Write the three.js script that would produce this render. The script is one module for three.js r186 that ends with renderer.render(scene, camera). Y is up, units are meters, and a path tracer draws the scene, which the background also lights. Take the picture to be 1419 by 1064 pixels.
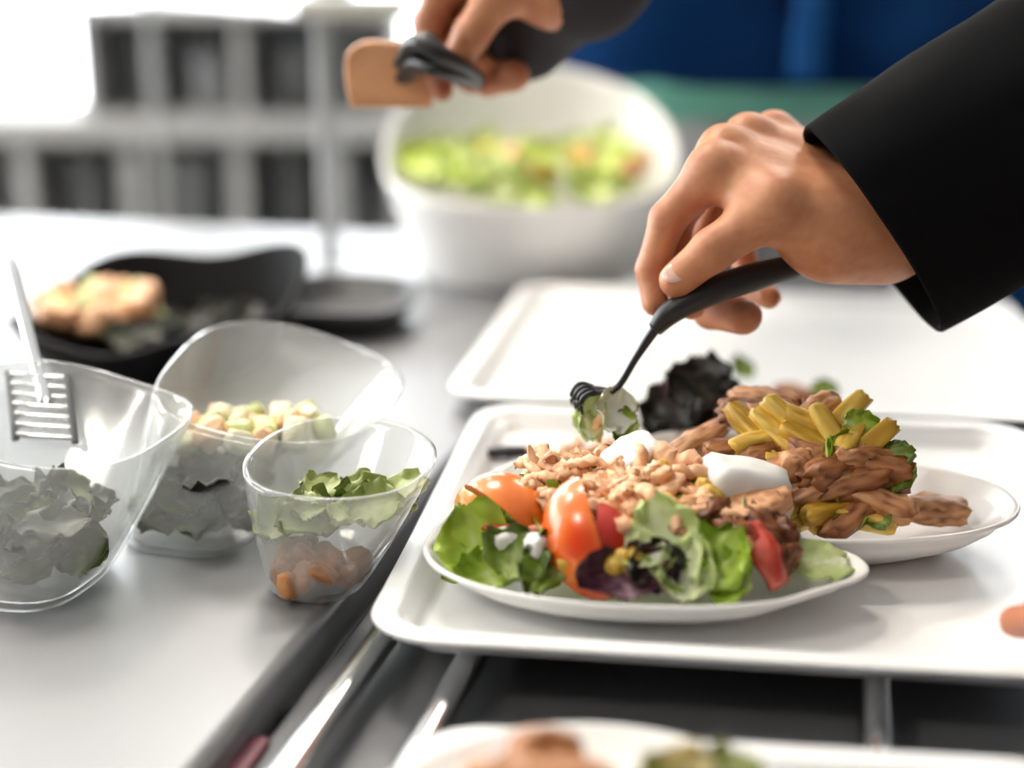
import * as THREE from 'three';
import { mergeGeometries, mergeVertices } from 'three/addons/utils/BufferGeometryUtils.js';
import { RoundedBoxGeometry } from 'three/addons/geometries/RoundedBoxGeometry.js';
import { ImprovedNoise } from 'three/addons/math/ImprovedNoise.js';
import { RectAreaLightUniformsLib } from 'three/addons/lights/RectAreaLightUniformsLib.js';

// ---------------------------------------------------------------- camera, sky, light, exposure
RectAreaLightUniformsLib.init();
const scene = new THREE.Scene();
const W = 1419, H = 1064, FPX = 1985;
const CAM_Y = 1.21, PITCH = Math.atan(567 / FPX);
const camera = new THREE.PerspectiveCamera(2 * Math.atan(H / 2 / FPX) * 180 / Math.PI, W / H, 0.02, 60);
camera.position.set(0, CAM_Y, 0);
camera.rotation.x = -PITCH;
camera.focus = 0.752;
camera.userData.fStop = 2.0;
camera.updateMatrixWorld(true);
scene.background = new THREE.Color(0.93, 0.97, 1.0);
scene.backgroundIntensity = 9.0;
const renderer = new THREE.WebGLRenderer({ antialias: true });
renderer.toneMapping = THREE.LinearToneMapping;
renderer.toneMappingExposure = 1.08;
renderer.shadowMap.enabled = true;

// ---------------------------------------------------------------- helpers
const V = (x, y, z) => new THREE.Vector3(x, y, z);
const noise = new ImprovedNoise();
const N = (x, y, z) => noise.noise(x, y, z);
function rng(seed) { let s = seed >>> 0; return () => { s = (s + 0x6D2B79F5) | 0; let t = Math.imul(s ^ (s >>> 15), 1 | s); t = (t + Math.imul(t ^ (t >>> 7), 61 | t)) ^ t; return ((t ^ (t >>> 14)) >>> 0) / 4294967296; }; }
const rad = (d) => d * Math.PI / 180;
const clamp = (x, a, b) => Math.min(b, Math.max(a, x));
function ray(px, py) {
  const v = V((px - W / 2) / FPX, -(py - H / 2) / FPX, -1);
  return v.applyQuaternion(camera.quaternion);
}
const atY = (px, py, y) => { const r = ray(px, py), t = (y - CAM_Y) / r.y; return V(r.x * t, y, r.z * t); };         // on a level surface
const atD = (px, py, d) => { const r = ray(px, py), t = d / -r.z; return V(r.x * t, CAM_Y + r.y * t, -d); };          // at a distance in front
const used = {};
function numbered(name) { const n = used[name] = (used[name] ?? -1) + 1; return n ? `${name}_${String(n).padStart(3, '0')}` : name; }
function obj(name, geo, mat, parent = scene) {
  const m = new THREE.Mesh(geo, mat); m.castShadow = m.receiveShadow = true;
  m.name = parent === scene ? numbered(name) : name; parent.add(m); return m;
}
function tag(o, label, category, group) { o.userData.label = label; o.userData.category = category; if (group) o.userData.group = group; return o; }
function thing(name, label, category, pos = V(0, 0, 0), turn = 0, group) {
  const g = new THREE.Group(); g.name = numbered(name); g.position.copy(pos); g.rotation.y = turn; scene.add(g);
  return tag(g, label, category, group);
}
function struct(name, geo, mat, label) { const m = new THREE.Mesh(geo, mat); m.castShadow = m.receiveShadow = true; m.name = name; scene.add(m); m.userData.kind = 'structure'; if (label) { m.userData.label = label; } return m; }
const box = (x0, x1, y0, y1, z0, z1, r = 0) => {
  const g = r ? new RoundedBoxGeometry(x1 - x0, y1 - y0, z1 - z0, 2, r) : new THREE.BoxGeometry(x1 - x0, y1 - y0, z1 - z0);
  return g.translate((x0 + x1) / 2, (y0 + y1) / 2, (z0 + z1) / 2);
};
const clean = (g) => { for (const k of Object.keys(g.attributes)) if (!['position', 'normal'].includes(k)) g.deleteAttribute(k); return g.index ? g.toNonIndexed() : g; };
const merge = (arr) => mergeGeometries(arr.map(clean));
const place = (g, p) => { g.translate(p.x, p.y, p.z); return g; };
// rings: arrays of Vector3 with equal length; optional caps
function loft(rings, { closed = true, cap0 = false, cap1 = false, loop = false } = {}) {
  const n = rings[0].length, pos = [], idx = [];
  for (const r of rings) for (const p of r) pos.push(p.x, p.y, p.z);
  const m = rings.length, e = closed ? n : n - 1;
  for (let i = 0; i < (loop ? m : m - 1); i++) for (let j = 0; j < e; j++) {
    const a = i * n + j, b = i * n + (j + 1) % n, i2 = (i + 1) % m, c = i2 * n + j, d = i2 * n + (j + 1) % n;
    idx.push(a, b, c, b, d, c);
  }
  const cap = (k, flip) => {
    const c = V(0, 0, 0); for (const p of rings[k]) c.add(p); c.divideScalar(n);
    const ci = pos.length / 3; pos.push(c.x, c.y, c.z);
    for (let j = 0; j < n; j++) { const a = k * n + j, b = k * n + (j + 1) % n; flip ? idx.push(ci, b, a) : idx.push(ci, a, b); }
  };
  if (cap0) cap(0, true); if (cap1) cap(m - 1, false);
  const g = new THREE.BufferGeometry();
  g.setAttribute('position', new THREE.Float32BufferAttribute(pos, 3)); g.setIndex(idx); g.computeVertexNormals();
  return g;
}
// swept tube along points with radius per point (elliptical via ry)
function sweep(pts, radii, seg = 10, steps = 4, flat = 1, upHint = V(0, 1, 0)) {
  const c = new THREE.CatmullRomCurve3(pts, false, 'centripetal'), n = (pts.length - 1) * steps, rings = [];
  for (let i = 0; i <= n; i++) {
    const t = i / n, p = c.getPoint(t), d = c.getTangent(t), s = t * (radii.length - 1), k = Math.min(Math.floor(s), radii.length - 2), r = radii[k] + (radii[k + 1] - radii[k]) * (s - k);
    let u = upHint.clone().sub(d.clone().multiplyScalar(upHint.dot(d))); if (u.lengthSq() < 1e-4) u = V(1, 0, 0).cross(d); u.normalize();
    const w = d.clone().cross(u).normalize(), ring = [];
    for (let j = 0; j < seg; j++) { const a = j / seg * Math.PI * 2; ring.push(p.clone().addScaledVector(w, Math.cos(a) * r).addScaledVector(u, Math.sin(a) * r * flat)); }
    rings.push(ring);
  }
  return loft(rings, { cap0: true, cap1: true });
}
// naive surface nets over a signed distance function
function nets(sdf, lo, hi, cell) {
  const nx = Math.ceil((hi.x - lo.x) / cell) + 1, ny = Math.ceil((hi.y - lo.y) / cell) + 1, nz = Math.ceil((hi.z - lo.z) / cell) + 1;
  const F = new Float32Array(nx * ny * nz), I = (i, j, k) => (k * ny + j) * nx + i;
  for (let k = 0; k < nz; k++) for (let j = 0; j < ny; j++) for (let i = 0; i < nx; i++) F[I(i, j, k)] = sdf(lo.x + i * cell, lo.y + j * cell, lo.z + k * cell);
  const vid = new Int32Array(nx * ny * nz).fill(-1), pos = [], nor = [], idx = [];
  for (let k = 0; k < nz - 1; k++) for (let j = 0; j < ny - 1; j++) for (let i = 0; i < nx - 1; i++) {
    let sx = 0, sy = 0, sz = 0, c = 0;
    const edge = (a, b, c0, d, e, f) => {
      const u = F[I(i + a, j + b, k + c0)], v = F[I(i + d, j + e, k + f)];
      if ((u < 0) !== (v < 0)) { const t = u / (u - v); sx += a + (d - a) * t; sy += b + (e - b) * t; sz += c0 + (f - c0) * t; c++; }
    };
    edge(0, 0, 0, 1, 0, 0); edge(0, 1, 0, 1, 1, 0); edge(0, 0, 1, 1, 0, 1); edge(0, 1, 1, 1, 1, 1);
    edge(0, 0, 0, 0, 1, 0); edge(1, 0, 0, 1, 1, 0); edge(0, 0, 1, 0, 1, 1); edge(1, 0, 1, 1, 1, 1);
    edge(0, 0, 0, 0, 0, 1); edge(1, 0, 0, 1, 0, 1); edge(0, 1, 0, 0, 1, 1); edge(1, 1, 0, 1, 1, 1);
    if (!c) continue;
    vid[I(i, j, k)] = pos.length / 3;
    const x = lo.x + (i + sx / c) * cell, y = lo.y + (j + sy / c) * cell, z = lo.z + (k + sz / c) * cell, h = cell * 0.5;
    pos.push(x, y, z);
    const g = V(sdf(x + h, y, z) - sdf(x - h, y, z), sdf(x, y + h, z) - sdf(x, y - h, z), sdf(x, y, z + h) - sdf(x, y, z - h)).normalize();
    nor.push(g.x, g.y, g.z);
  }
  const quad = (a, b, c, d, f) => { if (a < 0 || b < 0 || c < 0 || d < 0) return; f ? idx.push(a, b, c, a, c, d) : idx.push(a, c, b, a, d, c); };
  for (let k = 1; k < nz - 1; k++) for (let j = 1; j < ny - 1; j++) for (let i = 1; i < nx - 1; i++) {
    const f0 = F[I(i, j, k)] < 0;
    if (f0 !== (F[I(i + 1, j, k)] < 0)) quad(vid[I(i, j - 1, k - 1)], vid[I(i, j, k - 1)], vid[I(i, j, k)], vid[I(i, j - 1, k)], f0);
    if (f0 !== (F[I(i, j + 1, k)] < 0)) quad(vid[I(i - 1, j, k - 1)], vid[I(i - 1, j, k)], vid[I(i, j, k)], vid[I(i, j, k - 1)], f0);
    if (f0 !== (F[I(i, j, k + 1)] < 0)) quad(vid[I(i - 1, j - 1, k)], vid[I(i, j - 1, k)], vid[I(i, j, k)], vid[I(i - 1, j, k)], f0);
  }
  const g = new THREE.BufferGeometry();
  g.setAttribute('position', new THREE.Float32BufferAttribute(pos, 3)); g.setAttribute('normal', new THREE.Float32BufferAttribute(nor, 3)); g.setIndex(idx);
  return g;
}
const smin = (a, b, k) => { const h = Math.max(k - Math.abs(a - b), 0) / k; return Math.min(a, b) - h * h * k * 0.25; };
function capsule(x, y, z, a, b, ra, rb) {
  const bx = b.x - a.x, by = b.y - a.y, bz = b.z - a.z, px = x - a.x, py = y - a.y, pz = z - a.z;
  const t = clamp((px * bx + py * by + pz * bz) / (bx * bx + by * by + bz * bz + 1e-12), 0, 1);
  return Math.hypot(px - bx * t, py - by * t, pz - bz * t) - (ra + (rb - ra) * t);
}
// bones: [a, b, ra, rb, blend]
function bonesSdf(bones) {
  return (x, y, z) => { let d = 1e3; for (const [a, b, ra, rb, k] of bones) d = smin(d, capsule(x, y, z, a, b, ra, rb), k); return d; };
}
function boneBounds(bones, pad) {
  const b = new THREE.Box3(); for (const [a, c, ra, rb] of bones) { b.expandByPoint(a.clone().addScalar(Math.max(ra, rb))); b.expandByPoint(a.clone().addScalar(-Math.max(ra, rb))); b.expandByPoint(c.clone().addScalar(Math.max(ra, rb))); b.expandByPoint(c.clone().addScalar(-Math.max(ra, rb))); }
  return b.expandByScalar(pad);
}
function bodyGeo(bones, cell) { const b = boneBounds(bones, cell * 2); return nets(bonesSdf(bones), b.min, b.max, cell); }
const col = (hex) => new THREE.Color(hex);
function paint(g, fn) {
  const p = g.attributes.position, c = new Float32Array(p.count * 3), o = new THREE.Color();
  for (let i = 0; i < p.count; i++) { fn(o, p.getX(i), p.getY(i), p.getZ(i), i); c[i * 3] = o.r; c[i * 3 + 1] = o.g; c[i * 3 + 2] = o.b; }
  g.setAttribute('color', new THREE.BufferAttribute(c, 3)); return g;
}
// grain textures
function grainTexture(size, fn, rep = 1, srgb = true) {
  const d = new Uint8Array(size * size * 4);
  for (let j = 0; j < size; j++) for (let i = 0; i < size; i++) { const [r, g, b] = fn(i / size, j / size, i, j), k = (j * size + i) * 4; d[k] = r; d[k + 1] = g; d[k + 2] = b; d[k + 3] = 255; }
  const t = new THREE.DataTexture(d, size, size); t.wrapS = t.wrapT = THREE.RepeatWrapping; t.magFilter = THREE.LinearFilter; t.minFilter = THREE.LinearMipmapLinearFilter; t.generateMipmaps = true;
  if (srgb) t.colorSpace = THREE.SRGBColorSpace; t.repeat.set(rep, rep); t.needsUpdate = true; return t;
}
const S = (o) => new THREE.MeshStandardMaterial(o);
const P = (o) => new THREE.MeshPhysicalMaterial(o);
const r0 = rng(5);
const speck = grainTexture(256, (u, v, i, j) => { const s = 232 + 14 * N(i * 0.31, j * 0.31, 2) + 8 * N(i * 0.05, j * 0.05, 9); return [s, s, s]; }, 2);
const M = {
  wall: S({ color: 0xe9e8e4, roughness: 0.9, map: speck }),
  wallGrey: S({ color: 0x77787a, roughness: 0.9, map: speck }),
  ceiling: S({ color: 0xd8d8d6, roughness: 0.95 }),
  floor: S({ color: 0x77756f, roughness: 0.45, map: speck }),
  tile: [0x8a8782, 0x817e79, 0x86847c].map((c) => S({ color: c, roughness: 0.4 })),
  frame: S({ color: 0xe4e4e2, roughness: 0.5 }),
  glass: P({ color: 0xffffff, transmission: 1, thickness: 0, roughness: 0.02 }),
  steel: S({ color: 0x8b8c8e, metalness: 0.6, roughness: 0.4 }),
  steelDark: S({ color: 0x707174, metalness: 0.4, roughness: 0.5 }),
  chrome: S({ color: 0xe4e5e6, metalness: 1, roughness: 0.16 }),
  rack: S({ color: 0x9c9c9b, roughness: 0.6 }),
  cup: S({ color: 0x5c5d5e, roughness: 0.5, metalness: 0.3 }),
  melamine: P({ color: 0xf3f2ef, roughness: 0.28, clearcoat: 0.4, clearcoatRoughness: 0.15 }),
  tray: P({ color: 0xf2f2f1, roughness: 0.3, clearcoat: 0.3, clearcoatRoughness: 0.2 }),
  blackware: P({ color: 0x09090a, roughness: 0.7, specularIntensity: 0.4 }),
  clear: P({ color: 0xf4f5f4, transmission: 0.8, thickness: 0, roughness: 0.08 }),
  darkMetal: S({ color: 0x3a3a3c, metalness: 0.9, roughness: 0.28 }),
  handle: S({ color: 0x1b1b1d, roughness: 0.45 }),
  skin: P({ vertexColors: true, roughness: 0.48, sheen: 0.2, sheenColor: new THREE.Color(0.5, 0.25, 0.2), sheenRoughness: 0.5 }),
  nail: P({ color: 0xe9bfae, roughness: 0.22, clearcoat: 0.7, clearcoatRoughness: 0.15 }),
  cloth: (hex) => P({ color: hex, roughness: 0.95, specularIntensity: 0.3 }),
  veg: S({ vertexColors: true, roughness: 0.55, side: THREE.DoubleSide }),
  leaf: P({ vertexColors: true, roughness: 0.42, transmission: 0.22, thickness: 0, side: THREE.DoubleSide }),
  meat: P({ vertexColors: true, roughness: 0.5, clearcoat: 0.15, clearcoatRoughness: 0.4 }),
  wet: P({ vertexColors: true, roughness: 0.25, clearcoat: 0.6, clearcoatRoughness: 0.2 }),
};

// ---------------------------------------------------------------- room
const RX0 = -4, RX1 = 3.6, RZ0 = -5.4, RZ1 = 3, RH = 3.0, T = 0.15;
const floor = struct('floor', box(RX0 - T, RX1 + T, -T, -0.006, RZ0 - T, RZ1 + T), M.floor, 'pale grey tiled floor');
{ // floor tiles near the visible gap beside the counter
  const tg = [0, 1, 2].map(() => new RoundedBoxGeometry(0.394, 0.012, 0.394, 1, 0.002));
  const rt = rng(3);
  for (let i = 0; i < 19; i++) for (let j = 0; j < 14; j++) {
    const k = Math.floor(rt() * 3), t = obj('tile', tg[k], M.tile[k], floor); t.position.set(RX0 + 0.2 + i * 0.4, -0.006, RZ0 + 0.2 + j * 0.4);
  }
}
struct('ceiling', box(RX0 - T, RX1 + T, RH, RH + T, RZ0 - T, RZ1 + T), M.ceiling, 'white ceiling');
struct('wall_right', box(RX1, RX1 + T, 0, RH, RZ0, RZ1), M.wallGrey, 'grey side wall');
struct('wall_front', box(RX0 - T, RX1 + T, 0, RH, RZ1, RZ1 + T), M.wallGrey, 'grey wall opposite the windows');
function glazedWall(wallName, n0, horizontal, fixed, a0, a1, count, sill, head) {
  // wall with a row of tall window openings; horizontal: along x at z = fixed, else along z at x = fixed
  const bx = (u0, u1, y0, y1, d0, d1) => horizontal ? box(u0, u1, y0, y1, fixed + d0, fixed + d1) : box(fixed + d0, fixed + d1, y0, y1, u0, u1);
  const pier = 0.14, w = (a1 - a0) / count, g = [bx(a0, a1, 0, sill, -T, 0), bx(a0, a1, head, RH, -T, 0)];
  for (let i = 0; i <= count; i++) { const c = a0 + i * w; g.push(bx(Math.max(a0, c - pier / 2), Math.min(a1, c + pier / 2), sill, head, -T, 0)); }
  struct(wallName, merge(g), M.wall, 'white wall with a row of tall windows');
  for (let i = 0; i < count; i++) {
    const u0 = a0 + i * w + pier / 2, u1 = u0 + w - pier, f = 0.05;
    const fr = struct(`window_${n0 + i}`, merge([bx(u0, u0 + f, sill, head, -0.1, -0.04), bx(u1 - f, u1, sill, head, -0.1, -0.04), bx(u0 + f, u1 - f, sill, sill + f, -0.1, -0.04), bx(u0 + f, u1 - f, head - f, head, -0.1, -0.04)]), M.frame, 'tall white framed window');
    obj('pane', bx(u0 + f, u1 - f, sill + f, head - f, -0.073, -0.067), M.glass, fr);
  }
}
glazedWall('wall_back', 1, true, RZ0, RX0, RX1, 4, 0.45, 2.8);
glazedWall('wall_left', 5, false, RX0, RZ0, -0.4, 3, 0.45, 2.8);
struct('wall_side', box(RX0 - T, RX0, 0, RH, -0.4, RZ1), M.wallGrey, 'grey wall beside the windows');
// ceiling light panels
for (const [x, z] of [[-2.2, -3.4], [-0.5, -3.4], [1.2, -3.4], [-1.7, -1.7], [-0.5, -1.7], [-1.7, 0.6]]) {
  const t = thing('ceiling_light', 'square white ceiling light panel', 'ceiling light', V(x, RH, z), 0, 'ceiling light panels');
  obj('frame', merge([box(-0.32, 0.32, -0.03, 0, -0.32, -0.3), box(-0.32, 0.32, -0.03, 0, 0.3, 0.32), box(-0.32, -0.3, -0.03, 0, -0.3, 0.3), box(0.3, 0.32, -0.03, 0, -0.3, 0.3)]), M.frame, t);
  obj('diffuser', box(-0.3, 0.3, -0.022, -0.004, -0.3, 0.3), S({ color: 0xffffff, emissive: 0xfff4e6, emissiveIntensity: 3 }), t);
  const l = new THREE.RectAreaLight(0xfff4e6, 26, 0.58, 0.58); l.position.set(x, RH - 0.035, z); l.lookAt(x, 0, z); scene.add(l);
}

// ---------------------------------------------------------------- counter, tray slide, rails
const COUNTER = 0.9, FLOORY = 0.906;                  // worktop level, tray floor level
const PSI = rad(13);
const U = V(Math.sin(PSI), 0, -Math.cos(PSI)), R = V(Math.cos(PSI), 0, Math.sin(PSI));     // along the rails (away), across (to the right)
const EDGE = atY(405, 905, COUNTER);                  // a point of the worktop's edge
const frameAt = (g, p) => g.applyMatrix4(new THREE.Matrix4().makeBasis(R, V(0, 1, 0), U.clone().negate()).setPosition(p));   // local x across, -z away
{
  const c = thing('buffet_counter', 'brushed steel buffet counter carrying the bowls', 'counter', V(EDGE.x, 0, EDGE.z), -PSI);
  obj('worktop', box(-1.05, 0, COUNTER - 0.035, COUNTER, -1.12, 1.1, 0.008), M.steel, c);
  obj('cabinet_body', box(-1.0, -0.05, 0.1, COUNTER - 0.035, -1.08, 1.05), S({ color: 0x9b9c9d, roughness: 0.5, metalness: 0.3 }), c);
  obj('plinth', box(-0.97, -0.1, 0, 0.1, -1.04, 1.0), S({ color: 0x3c3c3d, roughness: 0.7 }), c);
  const s = thing('tray_slide', 'dark steel tray slide running along the buffet counter', 'tray slide', V(EDGE.x, 0, EDGE.z), -PSI);
  obj('shelf_sheet', box(0.004, 0.47, 0.864, 0.88, -0.8, 1.05, 0.003), M.steelDark, s);
  const lx = (px, py) => atY(px, py, 0.897).sub(EDGE).dot(R);
  for (const x of [lx(452, 985), lx(605, 990), 0.27, 0.45]) {
    const g = new THREE.CylinderGeometry(0.0075, 0.0075, 1.82, 14).rotateX(Math.PI / 2).translate(x, 0.8942, 0.12);
    obj('rail', g, M.chrome, s);
  }
  for (const z of [-0.65, 0.0, 0.75]) obj('bracket', box(-0.048, 0.46, 0.83, 0.863, z - 0.012, z + 0.012), M.steelDark, s);
}

// ---------------------------------------------------------------- trays
function trayGeo(w, d, rimH = 0.013, lip = 0.013, r = 0.035) {
  const loop = (x0, x1, z0, z1, rr, y) => { const o = []; const k = 8;
    for (const [cx, cz, a0] of [[x1 - rr, z1 - rr, 0], [x0 + rr, z1 - rr, 90], [x0 + rr, z0 + rr, 180], [x1 - rr, z0 + rr, 270]]) for (let i = 0; i <= k; i++) { const a = rad(a0 + 90 * i / k); o.push(V(cx + Math.cos(a) * rr, y, cz + Math.sin(a) * rr)); } return o; };
  const L = (m, y) => loop(m, w - m, -d + m, -m, Math.max(0.008, r - m), y), b = lip + 0.009;
  return loft([L(b + 0.012, -0.004), L(b, -0.004), L(lip + 0.004, rimH - 0.004), L(0.002, rimH - 0.0045), L(-0.0005, rimH - 0.002), L(0.001, rimH), L(lip - 0.003, rimH), L(lip, rimH - 0.0015), L(b - 0.001, 0.0016), L(b + 0.004, 0), L(b + 0.02, 0)], { cap0: true, cap1: true });
}
function tray(px, py, w, d, yaw, label, rimH) {
  const p = atY(px, py, FLOORY + rimH);                                              // the near left corner of the rim
  const t = tag(obj('cafeteria_tray', trayGeo(w, d, rimH), M.tray), label, 'tray', 'white cafeteria trays');
  t.position.set(p.x, FLOORY, p.z); t.rotation.y = -yaw; return t;
}
tray(494, 880, 0.37, 0.375, rad(7.5), 'white tray holding the two plates of food below the hand with the fork', 0.013);
{ const t = tray(612, 545, 0.46, 0.395, rad(9), 'empty white tray on the slide behind the loaded tray', 0.012); }

// ---------------------------------------------------------------- plates
function plateGeo(rim, h) {
  const c = new THREE.CatmullRomCurve3(rim, true, 'centripetal'), n = 72, o = c.getPoints(n).slice(0, n), m = V(0, 0, 0);
  o.forEach((p) => m.add(p)); m.divideScalar(n);
  const ring = (s, y) => o.map((p) => V((p.x - m.x) * s, y, (p.z - m.z) * s));
  const g = loft([ring(0.5, 0.002), ring(0.55, 0), ring(0.6, 0.001), ring(0.66, 0.004), ring(0.82, h * 0.42), ring(0.97, h - 0.004), ring(1.0, h - 0.0022), ring(1.003, h - 0.0008), ring(0.99, h), ring(0.965, h - 0.0012), ring(0.9, h * 0.62), ring(0.8, h * 0.36), ring(0.66, 0.0065), ring(0.45, 0.0058), ring(0.2, 0.0055)], { cap0: true, cap1: true });
  return { g, m, o };
}
const PH = 0.026;
const rimPts = (list, y) => list.map(([a, b]) => atY(a, b, y));
const p1 = plateGeo(rimPts([[586, 757], [602, 784], [648, 806], [718, 823], [809, 835], [914, 840], [991, 840], [1082, 832], [1140, 815], [1190, 800], [1204, 787], [1185, 768], [1125, 752], [1060, 735], [1000, 715], [940, 690], [880, 662], [825, 640], [766, 628], [715, 636], [672, 660], [640, 690], [606, 727]], FLOORY + PH), PH);
const plate1 = tag(obj('egg_shaped_plate', p1.g, M.melamine), 'white pointed oval plate heaped with chicken salad under the fork', 'plate', 'white oval plates');
plate1.position.set(p1.m.x, FLOORY + 0.0002, p1.m.z);
const p2 = plateGeo(rimPts([[1414, 690], [1402, 712], [1352, 728], [1293, 736], [1215, 740], [1120, 738], [1060, 722], [1005, 700], [960, 668], [920, 636], [894, 612], [900, 597], [950, 588], [1040, 587], [1130, 597], [1220, 618], [1289, 639], [1340, 650], [1385, 664]], FLOORY + 0.033), 0.03);
const plate2 = tag(obj('egg_shaped_plate', p2.g, M.melamine), 'white oval plate with fried strips, potatoes and dark leaves', 'plate', 'white oval plates');
plate2.position.set(p2.m.x, FLOORY + 0.0002, p2.m.z);

// ---------------------------------------------------------------- food shapes
function leafGeo(seed, L, Wd, o = {}) {
  // a ruffled leaf sheet with thickness, base at the origin, along +y, facing +z
  const { cup = 0.25, ruffle = 0.18, edge = '#9cb52e', mid = '#dfe9a8', rib = '#f0f2d0', th = 0.0007, round = 0.62 } = o;
  const nu = 14, nv = 12, off = seed * 17.3, pts = [[], []], e = col(edge), m = col(mid), rb = col(rib), cs = [];
  const cols = [];
  for (let s = 0; s < 2; s++) for (let i = 0; i <= nu; i++) { const row = [];
    for (let j = 0; j <= nv; j++) {
      const u = i / nu, v = j / nv * 2 - 1, wv = Wd / 2 * Math.pow(Math.sin(Math.PI * Math.min(1, 0.06 + u * 0.9)), round) * (1 + 0.18 * N(u * 5, off, v > 0 ? 3 : 8));
      const rf = ruffle * Wd * Math.pow(Math.abs(v), 1.6) * (0.4 + u) * N(u * 5.5 + off, v * 2.2, off) * 1.6;
      const x = v * wv * (1 - 0.15 * cup * v * v), y = u * L + 0.12 * L * N(v * 3 + off, u * 4, 2), z = cup * Wd * (v * v * 0.7 + (u - 0.35) * (u - 0.35) * 1.1) + rf + (s ? -th : th) * (1 + 2 * (1 - Math.abs(v)) * (1 - u));
      row.push(V(x, y, z));
      const t = clamp(Math.abs(v) * 0.7 + u * 0.45 + 0.35 * N(x * 260 + off, y * 260, 4), 0, 1), c = t < 0.35 ? rb.clone().lerp(m, t / 0.35) : m.clone().lerp(e, (t - 0.35) / 0.65);
      cols.push(c.r, c.g, c.b);
    } pts[s].push(row); }
  const pos = [], idx = [], id = (s, i, j) => s * (nu + 1) * (nv + 1) + i * (nv + 1) + j;
  for (let s = 0; s < 2; s++) for (const r of pts[s]) for (const p of r) pos.push(p.x, p.y, p.z);
  for (let i = 0; i < nu; i++) for (let j = 0; j < nv; j++) { idx.push(id(0, i, j), id(0, i, j + 1), id(0, i + 1, j), id(0, i, j + 1), id(0, i + 1, j + 1), id(0, i + 1, j)); idx.push(id(1, i, j), id(1, i + 1, j), id(1, i, j + 1), id(1, i, j + 1), id(1, i + 1, j), id(1, i + 1, j + 1)); }
  for (let i = 0; i < nu; i++) for (const [j, f] of [[0, 0], [nv, 1]]) f ? idx.push(id(0, i, j), id(1, i, j), id(0, i + 1, j), id(1, i, j), id(1, i + 1, j), id(0, i + 1, j)) : idx.push(id(0, i, j), id(0, i + 1, j), id(1, i, j), id(1, i, j), id(0, i + 1, j), id(1, i + 1, j));
  for (let j = 0; j < nv; j++) for (const i of [0, nu]) idx.push(id(0, i, j), id(1, i, j), id(0, i, j + 1), id(1, i, j), id(1, i, j + 1), id(0, i, j + 1));
  const g = new THREE.BufferGeometry(); g.setAttribute('position', new THREE.Float32BufferAttribute(pos, 3)); g.setAttribute('color', new THREE.Float32BufferAttribute(cols, 3)); g.setIndex(idx); g.computeVertexNormals();
  return g.translate(0, -L / 2, 0);
}
function chunkGeo(seed, sx, sy, sz, cols, { bump = 0.16, boxy = 0.5, detail = 4, freq = 2.2 } = {}) {
  const g = mergeVertices(new THREE.IcosahedronGeometry(1, detail).deleteAttribute('normal').deleteAttribute('uv')), p = g.attributes.position, cc = cols.map(col), o = seed * 9.7;
  const pc = new Float32Array(p.count * 3);
  for (let i = 0; i < p.count; i++) {
    let x = p.getX(i), y = p.getY(i), z = p.getZ(i);
    const mx = Math.max(Math.abs(x), Math.abs(y), Math.abs(z)), k = 1 + boxy * (1 / mx - 1), n = 1 + bump * N(x * freq + o, y * freq, z * freq) + bump * 0.6 * N(x * freq * 3 + o, y * freq * 3, z * freq * 3) + bump * 0.35 * N(x * freq * 7 + o, y * freq * 7, z * freq * 7);
    p.setXYZ(i, x * k * n * sx / 2, y * k * n * sy / 2, z * k * n * sz / 2);
    const t = clamp(0.5 + 0.9 * N(x * 2.6 + o, y * 2.6 + 4, z * 2.6) + 0.5 * N(x * 8 + o, y * 8, z * 8), 0, 0.999) * (cc.length - 1), a = Math.floor(t), c = cc[a].clone().lerp(cc[Math.min(a + 1, cc.length - 1)], t - a);
    pc[i * 3] = c.r; pc[i * 3 + 1] = c.g; pc[i * 3 + 2] = c.b;
  }
  g.setAttribute('color', new THREE.BufferAttribute(pc, 3)); g.computeVertexNormals(); return g;
}
function shredGeo(seed, L, r, c0, c1) {
  const q = rng(seed * 31 + 7), pts = [], n = 5, bend = (q() - 0.5) * 1.4, tw = (q() - 0.5) * 0.8;
  for (let i = 0; i < n; i++) { const t = i / (n - 1) - 0.5; pts.push(V(t * L, bend * L * (0.25 - t * t) * 0.8 + (q() - 0.5) * r * 0.8, tw * L * t * t + (q() - 0.5) * r * 0.8)); }
  const g = sweep(pts, [r * 0.4, r * (0.8 + q() * 0.4), r * (0.9 + q() * 0.3), r * (0.7 + q() * 0.4), r * 0.3], 8, 4, 0.75), a = col(c0), b = col(c1);
  const p = g.attributes.position; for (let i = 0; i < p.count; i++) { const k = 1 + 0.0; p.setY(i, p.getY(i) + r * 0.6 * N(p.getX(i) * 300, p.getZ(i) * 500, seed)); p.setZ(i, p.getZ(i) + r * 0.6 * N(p.getX(i) * 260 + 5, p.getY(i) * 500, seed)); }
  g.computeVertexNormals();
  return paint(g, (o, x, y, z) => o.copy(a).lerp(b, clamp(0.5 + 1.1 * N(x * 170 + seed, y * 400, z * 400), 0, 1)));
}
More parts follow.
